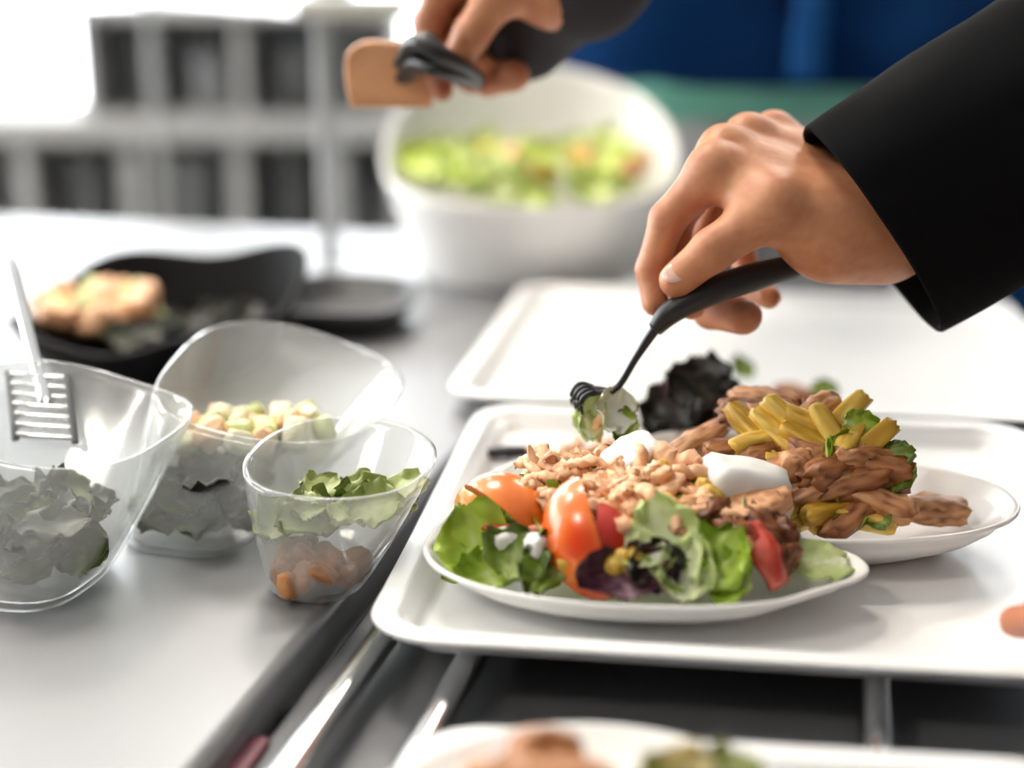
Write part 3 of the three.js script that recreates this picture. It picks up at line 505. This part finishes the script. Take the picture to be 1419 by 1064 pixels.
{ // the person whose hand holds the fork: torso stands beside the tray slide
  const t = thing('person', 'person in a black jacket holding a fork over the salad plate', 'person', V(0, 0, 0));
  const cuff = atD(1210, 318, 0.79), dirPx = atD(1210 + 300, 318 - 181, 0.79).sub(cuff).normalize();
  const e1 = atD(1310, 465, 0.79).sub(atD(1108, 172, 0.79)).normalize();
  const ax = dirPx.clone().add(V(0, 0, -0.05)).normalize(), e1p = e1.clone().sub(ax.clone().multiplyScalar(e1.dot(ax) * 0.4)).normalize(), e2 = ax.clone().cross(e1p).normalize();
  const elbow = cuff.clone().addScaledVector(ax, 0.27), hip = V(0.79, 0.93, -0.62), chest = V(0.75, 1.32, -0.68), shoulder = V(0.62, 1.42, -0.8), sh2 = V(0.8, 1.42, -0.46);
  // left hand resting on the tray rim, only a fingertip reaches into view
  const LJ = { tip: atY(1408, 862, FLOORY + 0.024), pip: atY(1460, 858, FLOORY + 0.04), mcp: V(0.302, FLOORY + 0.04, -0.62), wr: V(0.4, FLOORY + 0.05, -0.585), el: V(0.62, 1.04, -0.5) };
  const LB = [[LJ.tip, LJ.pip, 0.0078, 0.0088, 0.004], [LJ.pip, LJ.mcp, 0.0088, 0.011, 0.006]];
  for (const s of [1, 2, 3]) { const o = V(0.004 * s, -0.004 * s, 0.02 * s), a = LJ.mcp.clone().add(o), b = a.clone().add(V(-0.035 + 0.006 * s, -0.008, 0.002)), c = b.clone().add(V(-0.016, -0.016, 0)); LB.push([a, b, 0.011, 0.0085, 0.005], [b, c, 0.0085, 0.0072, 0.004], [LJ.wr.clone().add(o.clone().multiplyScalar(0.6)), a, 0.018, 0.012, 0.012]); }
  const th = LJ.wr.clone().add(V(-0.035, -0.004, -0.03)); LB.push([LJ.wr, LJ.mcp, 0.02, 0.013, 0.012], [LJ.wr, th, 0.018, 0.013, 0.012], [th, th.clone().add(V(-0.045, -0.012, -0.012)), 0.012, 0.009, 0.006], [LJ.wr, LJ.wr.clone().lerp(LJ.el, 0.5), 0.025, 0.03, 0.02]);
  const left = paint(bodyGeo(LB, 0.003), (o, x, y, z) => o.copy(SK.base).lerp(SK.red, clamp(0.45 + 0.4 * N(x * 90, y * 90, z * 90), 0, 1)));
  const keep = (g) => { for (const k of Object.keys(g.attributes)) if (!['position', 'normal', 'color'].includes(k)) g.deleteAttribute(k); return g; };
  const head = V(0.75, 1.63, -0.64);
  obj('body', mergeGeometries([handGeo(J1, 0.0026), left, headGeo(head, V(-0.8, -0.1, -0.5).normalize()), inner([bar(J1.wrist, elbow, 0.024, 0.035), bar(elbow, shoulder, 0.035, 0.045), bar(shoulder, sh2, 0.045, 0.045), bar(sh2, V(0.86, 1.12, -0.4), 0.045, 0.035), bar(V(0.86, 1.12, -0.4), LJ.wr, 0.035, 0.022), bar(chest, hip, 0.1, 0.11), bar(V(0.75, 1.4, -0.64), head, 0.05, 0.04)])].map(keep)), M.skin, t);
  const nn = toCam(J1.t3).multiplyScalar(0.8).add(V(-0.05, 0.62, 0.1)).normalize(), al = J1.t3.clone().sub(J1.t2).normalize();
  obj('nail', nailOn(J1.t3.clone().addScaledVector(nn, 0.0092).addScaledVector(al, 0.0005), nn, al, 0.006, 0.0078), M.nail, t);
  const black = M.cloth('#08080a');
  const seg = 56, rings = [], shp = (s, w, k, grow) => { const r = []; for (let j = 0; j < seg; j++) { const a = j / seg * Math.PI * 2, wr = 1 + 0.035 * N(Math.cos(a) * 2, Math.sin(a) * 2, s * 16) + 0.02 * Math.sin(s * 70 + a * 2) * N(Math.cos(a) * 1.3, Math.sin(a) * 1.3, s * 9 + 4); r.push(cuff.clone().addScaledVector(ax, s).addScaledVector(e1p, Math.cos(a) * (w + grow) * wr).addScaledVector(e2, Math.sin(a) * (k + grow) * wr)); } return r; };
  for (let i = 6; i >= 0; i--) rings.push(shp(i * 0.018, 0.069, 0.05, -0.003));
  rings.push(shp(-0.0015, 0.0695, 0.05, -0.0005));
  for (let i = 0; i <= 24; i++) rings.push(shp(i * 0.0115, 0.069 + 0.004 * i / 24, 0.05 + 0.015 * i / 24, 0.001));
  obj('sleeve', loft(rings), black, t);
  const JB = [bar(elbow, shoulder, 0.062, 0.075), bar(shoulder, sh2, 0.075, 0.075, 0.08), bar(chest, hip, 0.135, 0.15, 0.1), bar(chest.clone().add(V(-0.03, 0, -0.08)), hip.clone().add(V(0, 0, -0.06)), 0.11, 0.13, 0.1), bar(sh2, V(0.86, 1.12, -0.4), 0.072, 0.055), bar(V(0.86, 1.12, -0.4), LJ.wr.clone().lerp(LJ.el, 0.4), 0.055, 0.045), bar(cuff.clone().addScaledVector(ax, 0.2), elbow, 0.05, 0.06)];
  obj('jacket', bodyGeo(JB, 0.014), black, t);
  const TB = []; for (const s of [-1, 1]) TB.push(bar(V(0.8, 0.92, -0.6 + s * 0.08), V(0.8, 0.5, -0.6 + s * 0.1), 0.1, 0.07), bar(V(0.8, 0.5, -0.6 + s * 0.1), V(0.82, 0.12, -0.6 + s * 0.1), 0.07, 0.06));
  obj('trousers', bodyGeo(TB, 0.016), M.cloth('#26282e'), t);
  for (const s of [-1, 1]) obj('shoe', bodyGeo([bar(V(0.84, 0.05, -0.6 + s * 0.1), V(0.66, 0.04, -0.61 + s * 0.11), 0.045, 0.038, 0.02)], 0.01), S({ color: 0x1c1a19, roughness: 0.5 }), t);
  obj('hair', bodyGeo([bar(head.clone().add(V(0.02, 0.075, 0.01)), head.clone().add(V(0.05, 0.03, 0.025)), 0.085, 0.085, 0.03), bar(head.clone().add(V(-0.02, 0.09, -0.01)), head.clone().add(V(0.05, -0.02, 0.03)), 0.07, 0.07, 0.03)], 0.009), S({ color: 0x2a1e17, roughness: 0.8 }), t);
}
{ // the second person, across the far end of the slide
  const t = thing('person', 'person in a navy blue jacket reaching over the large white bowl', 'person', V(0, 0, 0));
  const K = {}; const a0 = rad(20), c = Math.cos(a0), s = Math.sin(a0), D = 0.96, q = 0.785 / D;
  for (const k of Object.keys(HAND)) { const [x, y, z] = HAND[k], dx = (x - 930) * q, dy = (y - 390) * q; K[k] = atD(622 + dx * c + dy * s, 96 - dx * s + dy * c, D + z / 1000); }
  const g = handGeo(K, 0.0034), keep = (m) => { for (const k of Object.keys(m.attributes)) if (!['position', 'normal', 'color'].includes(k)) m.deleteAttribute(k); return m; };
  const hx = 0.33, hz = -1.98, head = V(hx - 0.02, 1.66, hz + 0.02);
  obj('body', mergeGeometries([g, headGeo(head, V(-0.6, -0.15, 0.7).normalize()), inner([bar(K.wrist, V(0.16, 1.36, -1.42), 0.024, 0.035), bar(V(0.16, 1.36, -1.42), V(hx - 0.2, 1.44, hz), 0.035, 0.045), bar(V(hx - 0.2, 1.44, hz), V(hx + 0.2, 1.44, hz), 0.045, 0.045), bar(V(hx, 1.44, hz), head, 0.05, 0.04)])].map(keep)), M.skin, t);
  const nn = toCam(K.t3).multiplyScalar(0.9).add(V(-0.35, 0.3, 0)).normalize();
  obj('nail', nailOn(K.t3.clone().addScaledVector(nn, 0.0092), nn, K.t3.clone().sub(K.t2).normalize(), 0.006, 0.0075), M.nail, t);
  const navy = M.cloth('#07305f'), shR = V(hx - 0.2, 1.44, hz + 0.02), shL = V(hx + 0.2, 1.44, hz), el = V(0.16, 1.36, -1.42), chest = V(hx, 1.3, hz);
  const JB = [bar(shR, shL, 0.085, 0.085, 0.08), bar(chest.clone().add(V(-0.14, 0.06, 0.02)), V(hx - 0.15, 1.15, hz + 0.03), 0.14, 0.15, 0.08), bar(chest.clone().add(V(0.14, 0.06, 0.02)), V(hx + 0.15, 1.15, hz + 0.03), 0.14, 0.15, 0.08), bar(shR, el, 0.078, 0.066), bar(shL, V(hx + 0.31, 1.14, hz + 0.06), 0.078, 0.064), bar(V(hx + 0.31, 1.14, hz + 0.06), V(hx + 0.17, 1.11, hz + 0.15), 0.064, 0.055)];
  JB.push(bar(V(hx, 1.38, hz + 0.03), V(hx, 1.12, hz + 0.04), 0.14, 0.15, 0.08));
  const cutY = (bones, y0, y1, cell) => { const f = bonesSdf(bones), b = boneBounds(bones, cell * 2); return nets((x, y, z) => Math.max(f(x, y, z), x < hx + 0.26 ? Math.max(y0 - y, y - y1) : -1), b.min, b.max, cell); };
  obj('jacket', cutY(JB, 1.075, 9, 0.012), navy, t);
  obj('sleeve', bodyGeo([bar(el, K.wrist.clone().lerp(K.t0, 0.25), 0.064, 0.042, 0.03), bar(el, K.wrist2.clone().lerp(K.m0, 0.1), 0.064, 0.04, 0.03), bar(el, atD(728, 52, 1.0), 0.064, 0.03, 0.03)], 0.008), M.cloth('#3c3c40'), t);
  // front band of the jacket and a dark strap across it
  obj('front_band', sweep([V(hx + 0.035, 1.44, hz + 0.155), V(hx + 0.033, 1.28, hz + 0.186), V(hx + 0.03, 1.085, hz + 0.193)], [0.02, 0.022, 0.022], 10, 6, 0.3, V(0, 0, 1)), M.cloth('#2a63a6'), t);
  obj('strap', sweep([V(hx - 0.12, 1.44, hz + 0.15), V(hx - 0.05, 1.28, hz + 0.184), V(hx + 0.02, 1.15, hz + 0.19)], [0.012, 0.012, 0.012], 10, 6, 0.3, V(0, 0, 1)), M.cloth('#10103a'), t);
  obj('shirt_hem', cutY([bar(V(hx - 0.13, 1.1, hz + 0.03), V(hx + 0.13, 1.1, hz + 0.03), 0.14, 0.14, 0.05)], 1.03, 1.09, 0.008), M.cloth('#86cdb8'), t);
  const TB = []; for (const e of [-1, 1]) TB.push(bar(V(hx + e * 0.09, 0.99, hz + 0.03), V(hx + e * 0.1, 0.5, hz), 0.13, 0.08), bar(V(hx + e * 0.1, 0.5, hz), V(hx + e * 0.1, 0.12, hz), 0.075, 0.06));
  obj('trousers', bodyGeo(TB, 0.016), M.cloth('#b9b9b8'), t);
  for (const e of [-1, 1]) obj('shoe', bodyGeo([bar(V(hx + e * 0.1, 0.05, hz - 0.02), V(hx + e * 0.11 - 0.03, 0.04, hz + 0.16), 0.045, 0.038, 0.02)], 0.01), S({ color: 0x242424, roughness: 0.5 }), t);
  obj('hair', bodyGeo([bar(head.clone().add(V(0.02, 0.075, -0.02)), head.clone().add(V(0.03, 0.02, -0.05)), 0.085, 0.085, 0.03)], 0.009), S({ color: 0x33241a, roughness: 0.8 }), t);
  // black tongs in that hand and the bread they grip
  const f = thing('serving_tongs', 'black serving tongs gripping a slice of bread', 'tongs', V(0, 0, 0));
  const pa = (x, y, d) => atD(x, y, d);
  for (const o of [-1, 1]) obj('arm', sweep([pa(660, 112 + o * 4, 0.955 + o * 0.006), pa(615, 88 + o * 9, 0.917 + o * 0.004), pa(588, 72 + o * 14, 0.925 + o * 0.008), pa(556, 102 + o * 12, 0.965 + o * 0.012)], [0.007, 0.01, 0.011, 0.006], 12, 5, 0.6), M.handle, f);
  const b = thing('bread_slice', 'tan slice of bread held in the black tongs', 'bread', pa(541, 106, 0.975));
  const sh = new THREE.Shape(); sh.moveTo(-0.025, -0.018); sh.lineTo(0.025, -0.018); sh.quadraticCurveTo(0.03, 0.004, 0.027, 0.014); sh.quadraticCurveTo(0.012, 0.024, 0, 0.02); sh.quadraticCurveTo(-0.02, 0.025, -0.027, 0.013); sh.quadraticCurveTo(-0.03, 0, -0.025, -0.018);
  const cg = new THREE.ExtrudeGeometry(sh, { depth: 0.012, bevelEnabled: true, bevelSize: 0.002, bevelThickness: 0.002, bevelSegments: 2, curveSegments: 10 }).translate(0, 0, -0.006);
  obj('crumb', paint(cg, (o, x, y, z) => o.set('#ebb184').lerp(col('#ad7346'), clamp(0.12 + 0.8 * N(x * 90, y * 90, z * 90), 0, 1))), M.veg, b);
  b.rotation.y = 0.1;
}
{ // navy bag hanging at the second person's side
  const b = thing('shoulder_bag', 'navy blue bag hanging beside the white trays', 'bag', V(0.69, 0.80, -1.76));
  obj('bag_body', new RoundedBoxGeometry(0.26, 0.24, 0.12, 4, 0.03).translate(0, 0.12, 0), M.cloth('#1a4a86'), b);
  obj('strap', sweep([V(-0.1, 0.22, 0.03), V(-0.085, 0.5, -0.07), V(-0.14, 0.725, -0.2), V(-0.1, 0.6, -0.32), V(0.02, 0.42, -0.2), V(0.1, 0.22, 0)], [0.012, 0.012, 0.012, 0.012, 0.012, 0.012], 8, 6, 0.4), M.cloth('#12305c'), b);
}

// ---------------------------------------------------------------- bowls on the counter
function bowlGeo({ rb, rt, h, front = 0, back = 0, wave = 0, turn = 0, lean = V(0, 0, 0), pow = 3.2, th = 0.003, peak = -Math.PI / 2 }) {
  const n = 80, prof = [[0, 0], [0.03, 0.25], [0.3, 0.55], [0.65, 0.8], [1, 1]];
  const se = (a) => Math.pow(Math.pow(Math.abs(Math.cos(a)), pow) + Math.pow(Math.abs(Math.sin(a)), pow), -1 / pow);
  const ring = (t, w, inset) => { const r = []; for (let j = 0; j < n; j++) {
    const a = j / n * Math.PI * 2, k = Math.max(0.001, (rb + (rt - rb) * w) * se(a) - inset), back01 = 0.5 + 0.5 * Math.cos(a - peak + turn), hh = h + front * (1 - back01) + back * Math.pow(back01, 1.6) + wave * Math.cos(4 * a + Math.PI) ;
    const x = Math.cos(a) * k, z = Math.sin(a) * k, c = Math.cos(turn), s = Math.sin(turn);
    r.push(V(x * c - z * s + lean.x * t, t * hh, x * s + z * c + lean.z * t)); } return r; };
  const rings = [ring(0, -0.02, 0.004)];
  const K = [[0, 0], [0.04, 0.1], [0.15, 0.24], [0.35, 0.45], [0.6, 0.68], [0.82, 0.87], [0.95, 0.97], [1, 1]];
  for (const [t, w] of K) rings.push(ring(t, w, 0));
  for (const [t, w] of [...K].reverse()) rings.push(ring(Math.max(t, th / h * 1.2), w, th));
  return loft(rings, { cap0: true, cap1: true });
}
function fillLeaves(c, rx, rz, y0, y1, n, styles, seed, name, label, cat, group, size = 0.03) {
  const q = rng(seed);
  for (let i = 0; i < n; i++) { const a = i * 2.4 + q(), rr = Math.sqrt((i + 0.5) / n), m = tag(obj(name, leafGeo(seed * 50 + i, size * (0.8 + q() * 0.5), size * (0.8 + q() * 0.4), styles[i % styles.length]), M.leaf), label, cat, group);
    m.position.set(c.x + Math.cos(a) * rr * rx, y0 + (y1 - y0) * q(), c.z + Math.sin(a) * rr * rz); face(m, V(q() - 0.5, 1, 0.9 * q()), q() * 6.3); }
}
function fillChunks(c, rx, rz, y0, y1, n, pal, seed, name, label, cat, group, size = 0.014, opt) {
  const q = rng(seed), geos = pal.map((p, i) => chunkGeo(seed + i, size * 1.3, size * 0.8, size, p, opt));
  for (let i = 0; i < n; i++) { const a = i * 2.4, rr = Math.sqrt((i + 0.5) / n), m = tag(obj(name, geos[i % geos.length], M.meat), label, cat, group);
    m.position.set(c.x + Math.cos(a) * rr * rx, y0 + (y1 - y0) * q(), c.z + Math.sin(a) * rr * rz); m.rotation.set(q() * 3, q() * 6, q() * 3); m.scale.setScalar(0.8 + q() * 0.5); }
}
const OLIVE = { edge: '#3e4a12', mid: '#5c6a1c', rib: '#a0a868' };
{ // two tall clear bowls
  const c1 = atY(38, 806, COUNTER), c2 = atY(272, 740, COUNTER), c3 = atY(440, 812, COUNTER);
  const b1 = tag(obj('salad_bowl', bowlGeo({ rb: 0.036, rt: 0.064, h: 0.074, front: -0.002, back: 0.022, wave: 0, turn: 0.25, lean: V(0.012, 0, -0.04), peak: -2.5 }), M.clear), 'clear flared bowl with a steel server leaning in it', 'bowl', null); b1.position.copy(c1);
  const b2 = tag(obj('salad_bowl', bowlGeo({ rb: 0.034, rt: 0.067, h: 0.068, front: -0.006, back: 0.03, wave: 0, turn: 0.25, lean: V(0.045, 0, -0.05), peak: -2.1 }), M.clear), 'clear flared bowl with a high rounded rim and dark green leaves', 'bowl', null); b2.position.copy(c2);
  const b3 = tag(obj('salad_bowl', bowlGeo({ rb: 0.022, rt: 0.05, h: 0.06, back: 0.012, turn: 0.3, pow: 2.2, lean: V(0.012, 0, -0.02) }), M.clear), 'small clear bowl of carrots and greens beside the tray corner', 'bowl', null); b3.position.copy(c3);
  fillLeaves(c1.clone().add(V(0.008, 0, -0.01)), 0.034, 0.034, COUNTER + 0.012, COUNTER + 0.04, 16, [{ edge: '#6a6d62', mid: '#8a8c80', rib: '#b5b6aa' }, OLIVE], 61, 'salad_leaf', 'grey green leaf in the clear bowl with the steel server', 'lettuce', 'leaves in the bowl with the server');
  fillLeaves(c2.clone().add(V(0.008, 0, -0.01)), 0.034, 0.034, COUNTER + 0.01, COUNTER + 0.038, 22, [{ edge: '#1c2206', mid: '#2a330c', rib: '#56651c' }, { edge: '#3c4a08', mid: '#55680e', rib: '#8a9a38' }, { edge: '#12150a', mid: '#1c2010', rib: '#383e1c' }], 62, 'salad_leaf', 'dark green leaf in the high rimmed clear bowl', 'lettuce', 'dark leaves in the high rimmed bowl');
  fillChunks(c2.clone().add(V(0.03, 0, -0.035)), 0.045, 0.04, COUNTER + 0.05, COUNTER + 0.058, 24, [['#dfe9a8', '#c8d592'], ['#e4dfb0', '#f0ecd0'], ['#ffd2a6', '#f0c090']], 63, 'vegetable_dice', 'pale yellow green vegetable piece on top of the high rimmed bowl', 'vegetable', 'pale pieces in the high rimmed bowl', 0.013);
  fillChunks(c3.clone().add(V(0, 0, 0.004)), 0.022, 0.022, COUNTER + 0.008, COUNTER + 0.018, 16, [['#c8813f', '#cc9466'], ['#ad7346', '#d28a48']], 64, 'carrot_piece', 'orange carrot piece in the small clear bowl', 'carrot', 'carrots in the small clear bowl', 0.013);
  fillLeaves(c3.clone().add(V(0.012, 0, -0.012)), 0.034, 0.032, COUNTER + 0.028, COUNTER + 0.044, 16, [{ edge: '#8a9a4c', mid: '#a8b468', rib: '#ccd69c' }, { edge: '#9eac60', mid: '#c0cc88', rib: '#dfe6b8' }], 65, 'salad_leaf', 'light green leaf in the small clear bowl', 'lettuce', 'greens in the small clear bowl', 0.026);
  // steel server leaning in the first bowl
  const s = thing('slotted_server', 'steel slotted server leaning in the clear bowl', 'server', V(0, 0, 0));
  const h0 = atD(14, 360, 0.86), h1 = atD(50, 505, 0.81), h2 = atD(64, 560, 0.79), h3 = atD(66, 640, 0.765);
  obj('handle', sweep([h0, h0.clone().lerp(h1, 0.5), h1, h2], [0.005, 0.0045, 0.004, 0.005], 10, 4, 0.4, V(0, 0, 1)), M.chrome, s);
  const across = V(1, 0, 0.15).normalize(), down = h3.clone().sub(h1).normalize();
  for (let i = 0; i < 7; i++) { const a = h1.clone().addScaledVector(down, 0.008 + i * 0.0068); obj('slat', sweep([a.clone().addScaledVector(across, -0.018), a.clone().addScaledVector(across, 0.018)], [0.0019, 0.0019], 8, 2), M.chrome, s); }
  for (const e of [-1, 1]) obj('side_bar', sweep([h1.clone().addScaledVector(across, e * 0.018).addScaledVector(down, 0.006), h1.clone().addScaledVector(across, e * 0.018).addScaledVector(down, 0.052)], [0.0022, 0.0022], 8, 2), M.steelDark, s);
}
{ // black bowl of vegetables behind the clear bowls
  const c = atY(232, 500, COUNTER);
  const b = tag(obj('salad_bowl', bowlGeo({ rb: 0.08, rt: 0.112, h: 0.045, front: -0.004, back: 0.034, wave: 0.008, turn: 0.2, pow: 3, th: 0.005, peak: -1.0 }), M.blackware), 'black shallow bowl of mixed vegetables behind the clear bowls', 'bowl', null); b.position.copy(c);
  fillChunks(c.clone().add(V(-0.058, 0, -0.02)), 0.045, 0.045, COUNTER + 0.03, COUNTER + 0.05, 36, [['#ebb184', '#cc9466'], ['#dfe9a8', '#c8d592'], ['#e8a878', '#f0c090']], 71, 'vegetable_dice', 'orange and yellow vegetable piece in the black bowl', 'vegetable', 'vegetable pieces in the black bowl', 0.02);
  fillLeaves(c.clone().add(V(0.02, 0, 0.0)), 0.055, 0.06, COUNTER + 0.016, COUNTER + 0.03, 22, [{ edge: '#1c1d16', mid: '#2a2b22', rib: '#44462e' }, { edge: '#22240f', mid: '#33361a', rib: '#55602c' }], 72, 'dark_leaf', 'almost black leaf in the black bowl', 'lettuce', 'dark leaves in the black bowl', 0.036);
  const c2 = atY(478, 448, COUNTER);
  const b2 = tag(obj('salad_bowl', bowlGeo({ rb: 0.05, rt: 0.068, h: 0.026, back: 0.008, turn: 0.2, pow: 3, th: 0.004 }), S({ color: 0x606162, roughness: 0.4, metalness: 0.5 })), 'low dark grey bowl behind the high rimmed clear bowl', 'bowl', null); b2.position.copy(c2);
}
{ // large white slanted bowl with pale salad
  const c = atD(735, 385, 1.54); c.y = COUNTER;
  const b = tag(obj('serving_bowl', bowlGeo({ rb: 0.115, rt: 0.158, h: 0.1, front: -0.008, back: 0.11, turn: 0.05, pow: 2.5, th: 0.006, lean: V(0.0, 0, -0.01), peak: -1.6 }), M.melamine), 'large white slanted serving bowl of pale yellow green salad', 'bowl', null); b.position.copy(c);
  fillLeaves(c.clone().add(V(0, 0, 0.0)), 0.115, 0.105, COUNTER + 0.08, COUNTER + 0.125, 44, [{ edge: '#c9dc60', mid: '#dfec90', rib: '#eef2c8' }, { edge: '#cfe054', mid: '#e0f070', rib: '#f0f6c0' }, PALE], 81, 'salad_leaf', 'yellow green leaf in the large white bowl', 'lettuce', 'salad in the large white bowl', 0.05);
  fillChunks(c.clone().add(V(0.03, 0, 0.03)), 0.1, 0.06, COUNTER + 0.112, COUNTER + 0.13, 18, [['#eac052', '#cc9f30'], ['#ebb184', '#cc7a46'], ['#bcd64e', '#dfe9a8']], 82, 'vegetable_dice', 'small orange or yellow piece in the large white bowl', 'vegetable', 'bits in the large white bowl', 0.017);
}

// ---------------------------------------------------------------- foreground tray with plate
{
  const t = tray(440, 1350, 0.37, 0.155, rad(7), 'white tray with a bowl of food on the slide before the loaded tray', 0.013);
  const back = atY(585, 1012, FLOORY); 
  const cc = atY(815, 1250, FLOORY), pl = [];
  const g = new THREE.LatheGeometry([[0.001, 0.0055], [0.045, 0.006], [0.07, 0.012], [0.082, 0.02], [0.084, 0.021], [0.085, 0.019], [0.072, 0.008], [0.05, 0.001], [0.046, 0], [0.001, 0.001]].map(([x, y]) => new THREE.Vector2(x, y)), 64);
  const p = tag(obj('dinner_plate', g, M.melamine), 'round white plate of food on the foreground tray', 'plate'); p.position.set(cc.x, FLOORY + 0.0002, cc.z);
  fillChunks(V(cc.x - 0.012, 0, cc.z), 0.026, 0.04, FLOORY + 0.014, FLOORY + 0.03, 16, [['#ad7346', '#cc9466'], ['#b98050', '#8c5226']], 91, 'meat_piece', 'brown meat piece on the round foreground plate', 'meat', 'meat on the round foreground plate', 0.022);
  fillLeaves(V(cc.x + 0.04, 0, cc.z), 0.026, 0.04, FLOORY + 0.014, FLOORY + 0.03, 14, [{ edge: '#a0aa60', mid: '#c0c888', rib: '#dfe3b8' }, { edge: '#b09a54', mid: '#ccb878', rib: '#e4d8a8' }], 92, 'salad_leaf', 'pale green leaf on the round foreground plate', 'lettuce', 'leaves on the round foreground plate', 0.028);
  const nb = atY(1330, 1110, FLOORY + 0.002), nk = tag(obj('paper_napkin', new RoundedBoxGeometry(0.11, 0.004, 0.04, 2, 0.0015), M.cloth('#3a3a86')), 'folded blue napkin on the foreground tray', 'napkin'); nk.position.copy(nb); nk.rotation.y = -0.14;
  const rs = atY(335, 1056, 0.882), sm = tag(obj('sauce_sachet', new RoundedBoxGeometry(0.012, 0.004, 0.04, 2, 0.0015), S({ color: 0x6e2238, roughness: 0.4 })), 'small dark red sachet on the tray slide beside the counter edge', 'sachet'); sm.position.copy(rs); sm.position.y = 0.882; sm.rotation.y = -0.2;
}

// ---------------------------------------------------------------- background: pigeonhole rack, shelf over the counter
{
  const D = 3.2, x = (px) => (px - W / 2) / FPX * D * 1.03, yAt = (py) => atD(300, py, D).y;
  const t = thing('storage_rack', 'light grey rack of compartments with dark canisters in the background', 'rack', V(0, 0, -D));
  const rowY = [[yAt(335), yAt(196)], [yAt(160), yAt(25)]], X0 = x(-30), X1 = x(560), XU = x(140);
  obj('base_cabinet', box(X0, X1, 0, rowY[0][0] - 0.02, -0.4, 0.0), M.rack, t);
  obj('shelf', box(X0, X1, rowY[0][0] - 0.02, rowY[0][0], -0.4, 0.03, 0.006), M.rack, t);
  obj('shelf', box(X0, X1, rowY[0][1], rowY[1][0] - 0.002, -0.4, 0.03, 0.006), M.rack, t);
  obj('shelf', box(XU, X1, rowY[1][1], rowY[1][1] + 0.03, -0.4, 0.03, 0.006), M.rack, t);
  obj('back_panel', merge([box(X0, X1, rowY[0][0], rowY[0][1], -0.22, -0.205), box(XU, X1, rowY[1][0], rowY[1][1], -0.22, -0.205)]), M.rack, t);
  for (const px of [-30, 46, 190, 335, 470, 552]) obj('divider', box(x(px) - 0.008, x(px) + 0.03, rowY[0][0], rowY[0][1], -0.205, 0.0), M.rack, t);
  for (const px of [140, 345, 545]) obj('divider', box(x(px), x(px) + 0.025, rowY[1][0], rowY[1][1], -0.205, 0.0), M.rack, t);
  const cg = (w, h) => new THREE.LatheGeometry([[0.001, 0.002], [w * 0.92, 0], [w, h * 0.98], [w * 1.03, h], [w * 0.97, h], [w * 0.9, 0.006], [0.001, 0.006]].map(([a, b]) => new THREE.Vector2(a, b)), 28);
  [[122, 0, 0.062, 0.19, 0x5f6061, 'tall dark grey canister at the window end of the lower rack row'], [262, 0, 0.066, 0.185, 0x7a7b7c, 'wide mid grey canister in the lower rack row'], [405, 0, 0.058, 0.2, 0x58595a, 'tall darkest canister in the lower rack row'], [512, 0, 0.03, 0.12, 0x7a7b7c, 'short slim grey canister in the lower rack row'], [222, 1, 0.055, 0.17, 0x555657, 'tall dark canister sharing an upper rack compartment'], [300, 1, 0.045, 0.13, 0x868788, 'short light grey canister sharing an upper rack compartment'], [418, 1, 0.07, 0.15, 0x5c5d5e, 'wide dark canister alone in an upper rack compartment']].forEach(([px, r, w, h, c, label]) => {
    const m = tag(obj('canister', cg(w, Math.min(h, rowY[r][1] - rowY[r][0] - 0.012)), S({ color: c, roughness: 0.5, metalness: 0.3 })), label, 'canister', 'canisters in the rack');
    m.position.set(x(px), rowY[r][0] + 0.0005 + (r ? -0.002 : 0), -D - 0.11);
  });
}
{
  const a = V(-0.13, 0, -1.62), b = V(-0.66, 0, -2.95), y = 1.165, d = b.clone().sub(a), L = d.length(), yaw = Math.atan2(d.x, d.z);
  const t = thing('overhead_shelf', 'white overhead shelf on posts above the far counter', 'shelf', V(a.x, 0, a.z), yaw);
  obj('shelf_board', box(-0.02, 0.11, y, y + 0.022, 0, L, 0.006), M.melamine, t);
  for (const z of [0.04, L - 0.06]) obj('post', new THREE.CylinderGeometry(0.01, 0.01, y - (z < 0.5 ? COUNTER : 0), 14).translate(0.07, (y + (z < 0.5 ? COUNTER : 0)) / 2, z), M.rack, t);
  const g = new THREE.LatheGeometry([[0.001, 0], [0.025, 0], [0.03, 0.004], [0.05, 0.045], [0.052, 0.05], [0.047, 0.05], [0.028, 0.008], [0.001, 0.006]].map(([p, q]) => new THREE.Vector2(p, q)), 32);
  const p = a.clone().addScaledVector(d.clone().normalize(), 0.1); p.y = y + 0.0225; p.x += 0.0;
  const c = tag(obj('stacked_cup', g, M.melamine), 'white cup standing on the overhead shelf end', 'cup'); c.position.copy(p).add(V(-0.045, 0, -0.02));
}
scene.traverse((o) => { if (o.isMesh) { o.castShadow = true; o.receiveShadow = true; } if (o.isPointLight || o.isSpotLight) o.castShadow = true; });
scene.add(camera);
renderer.render(scene, camera);
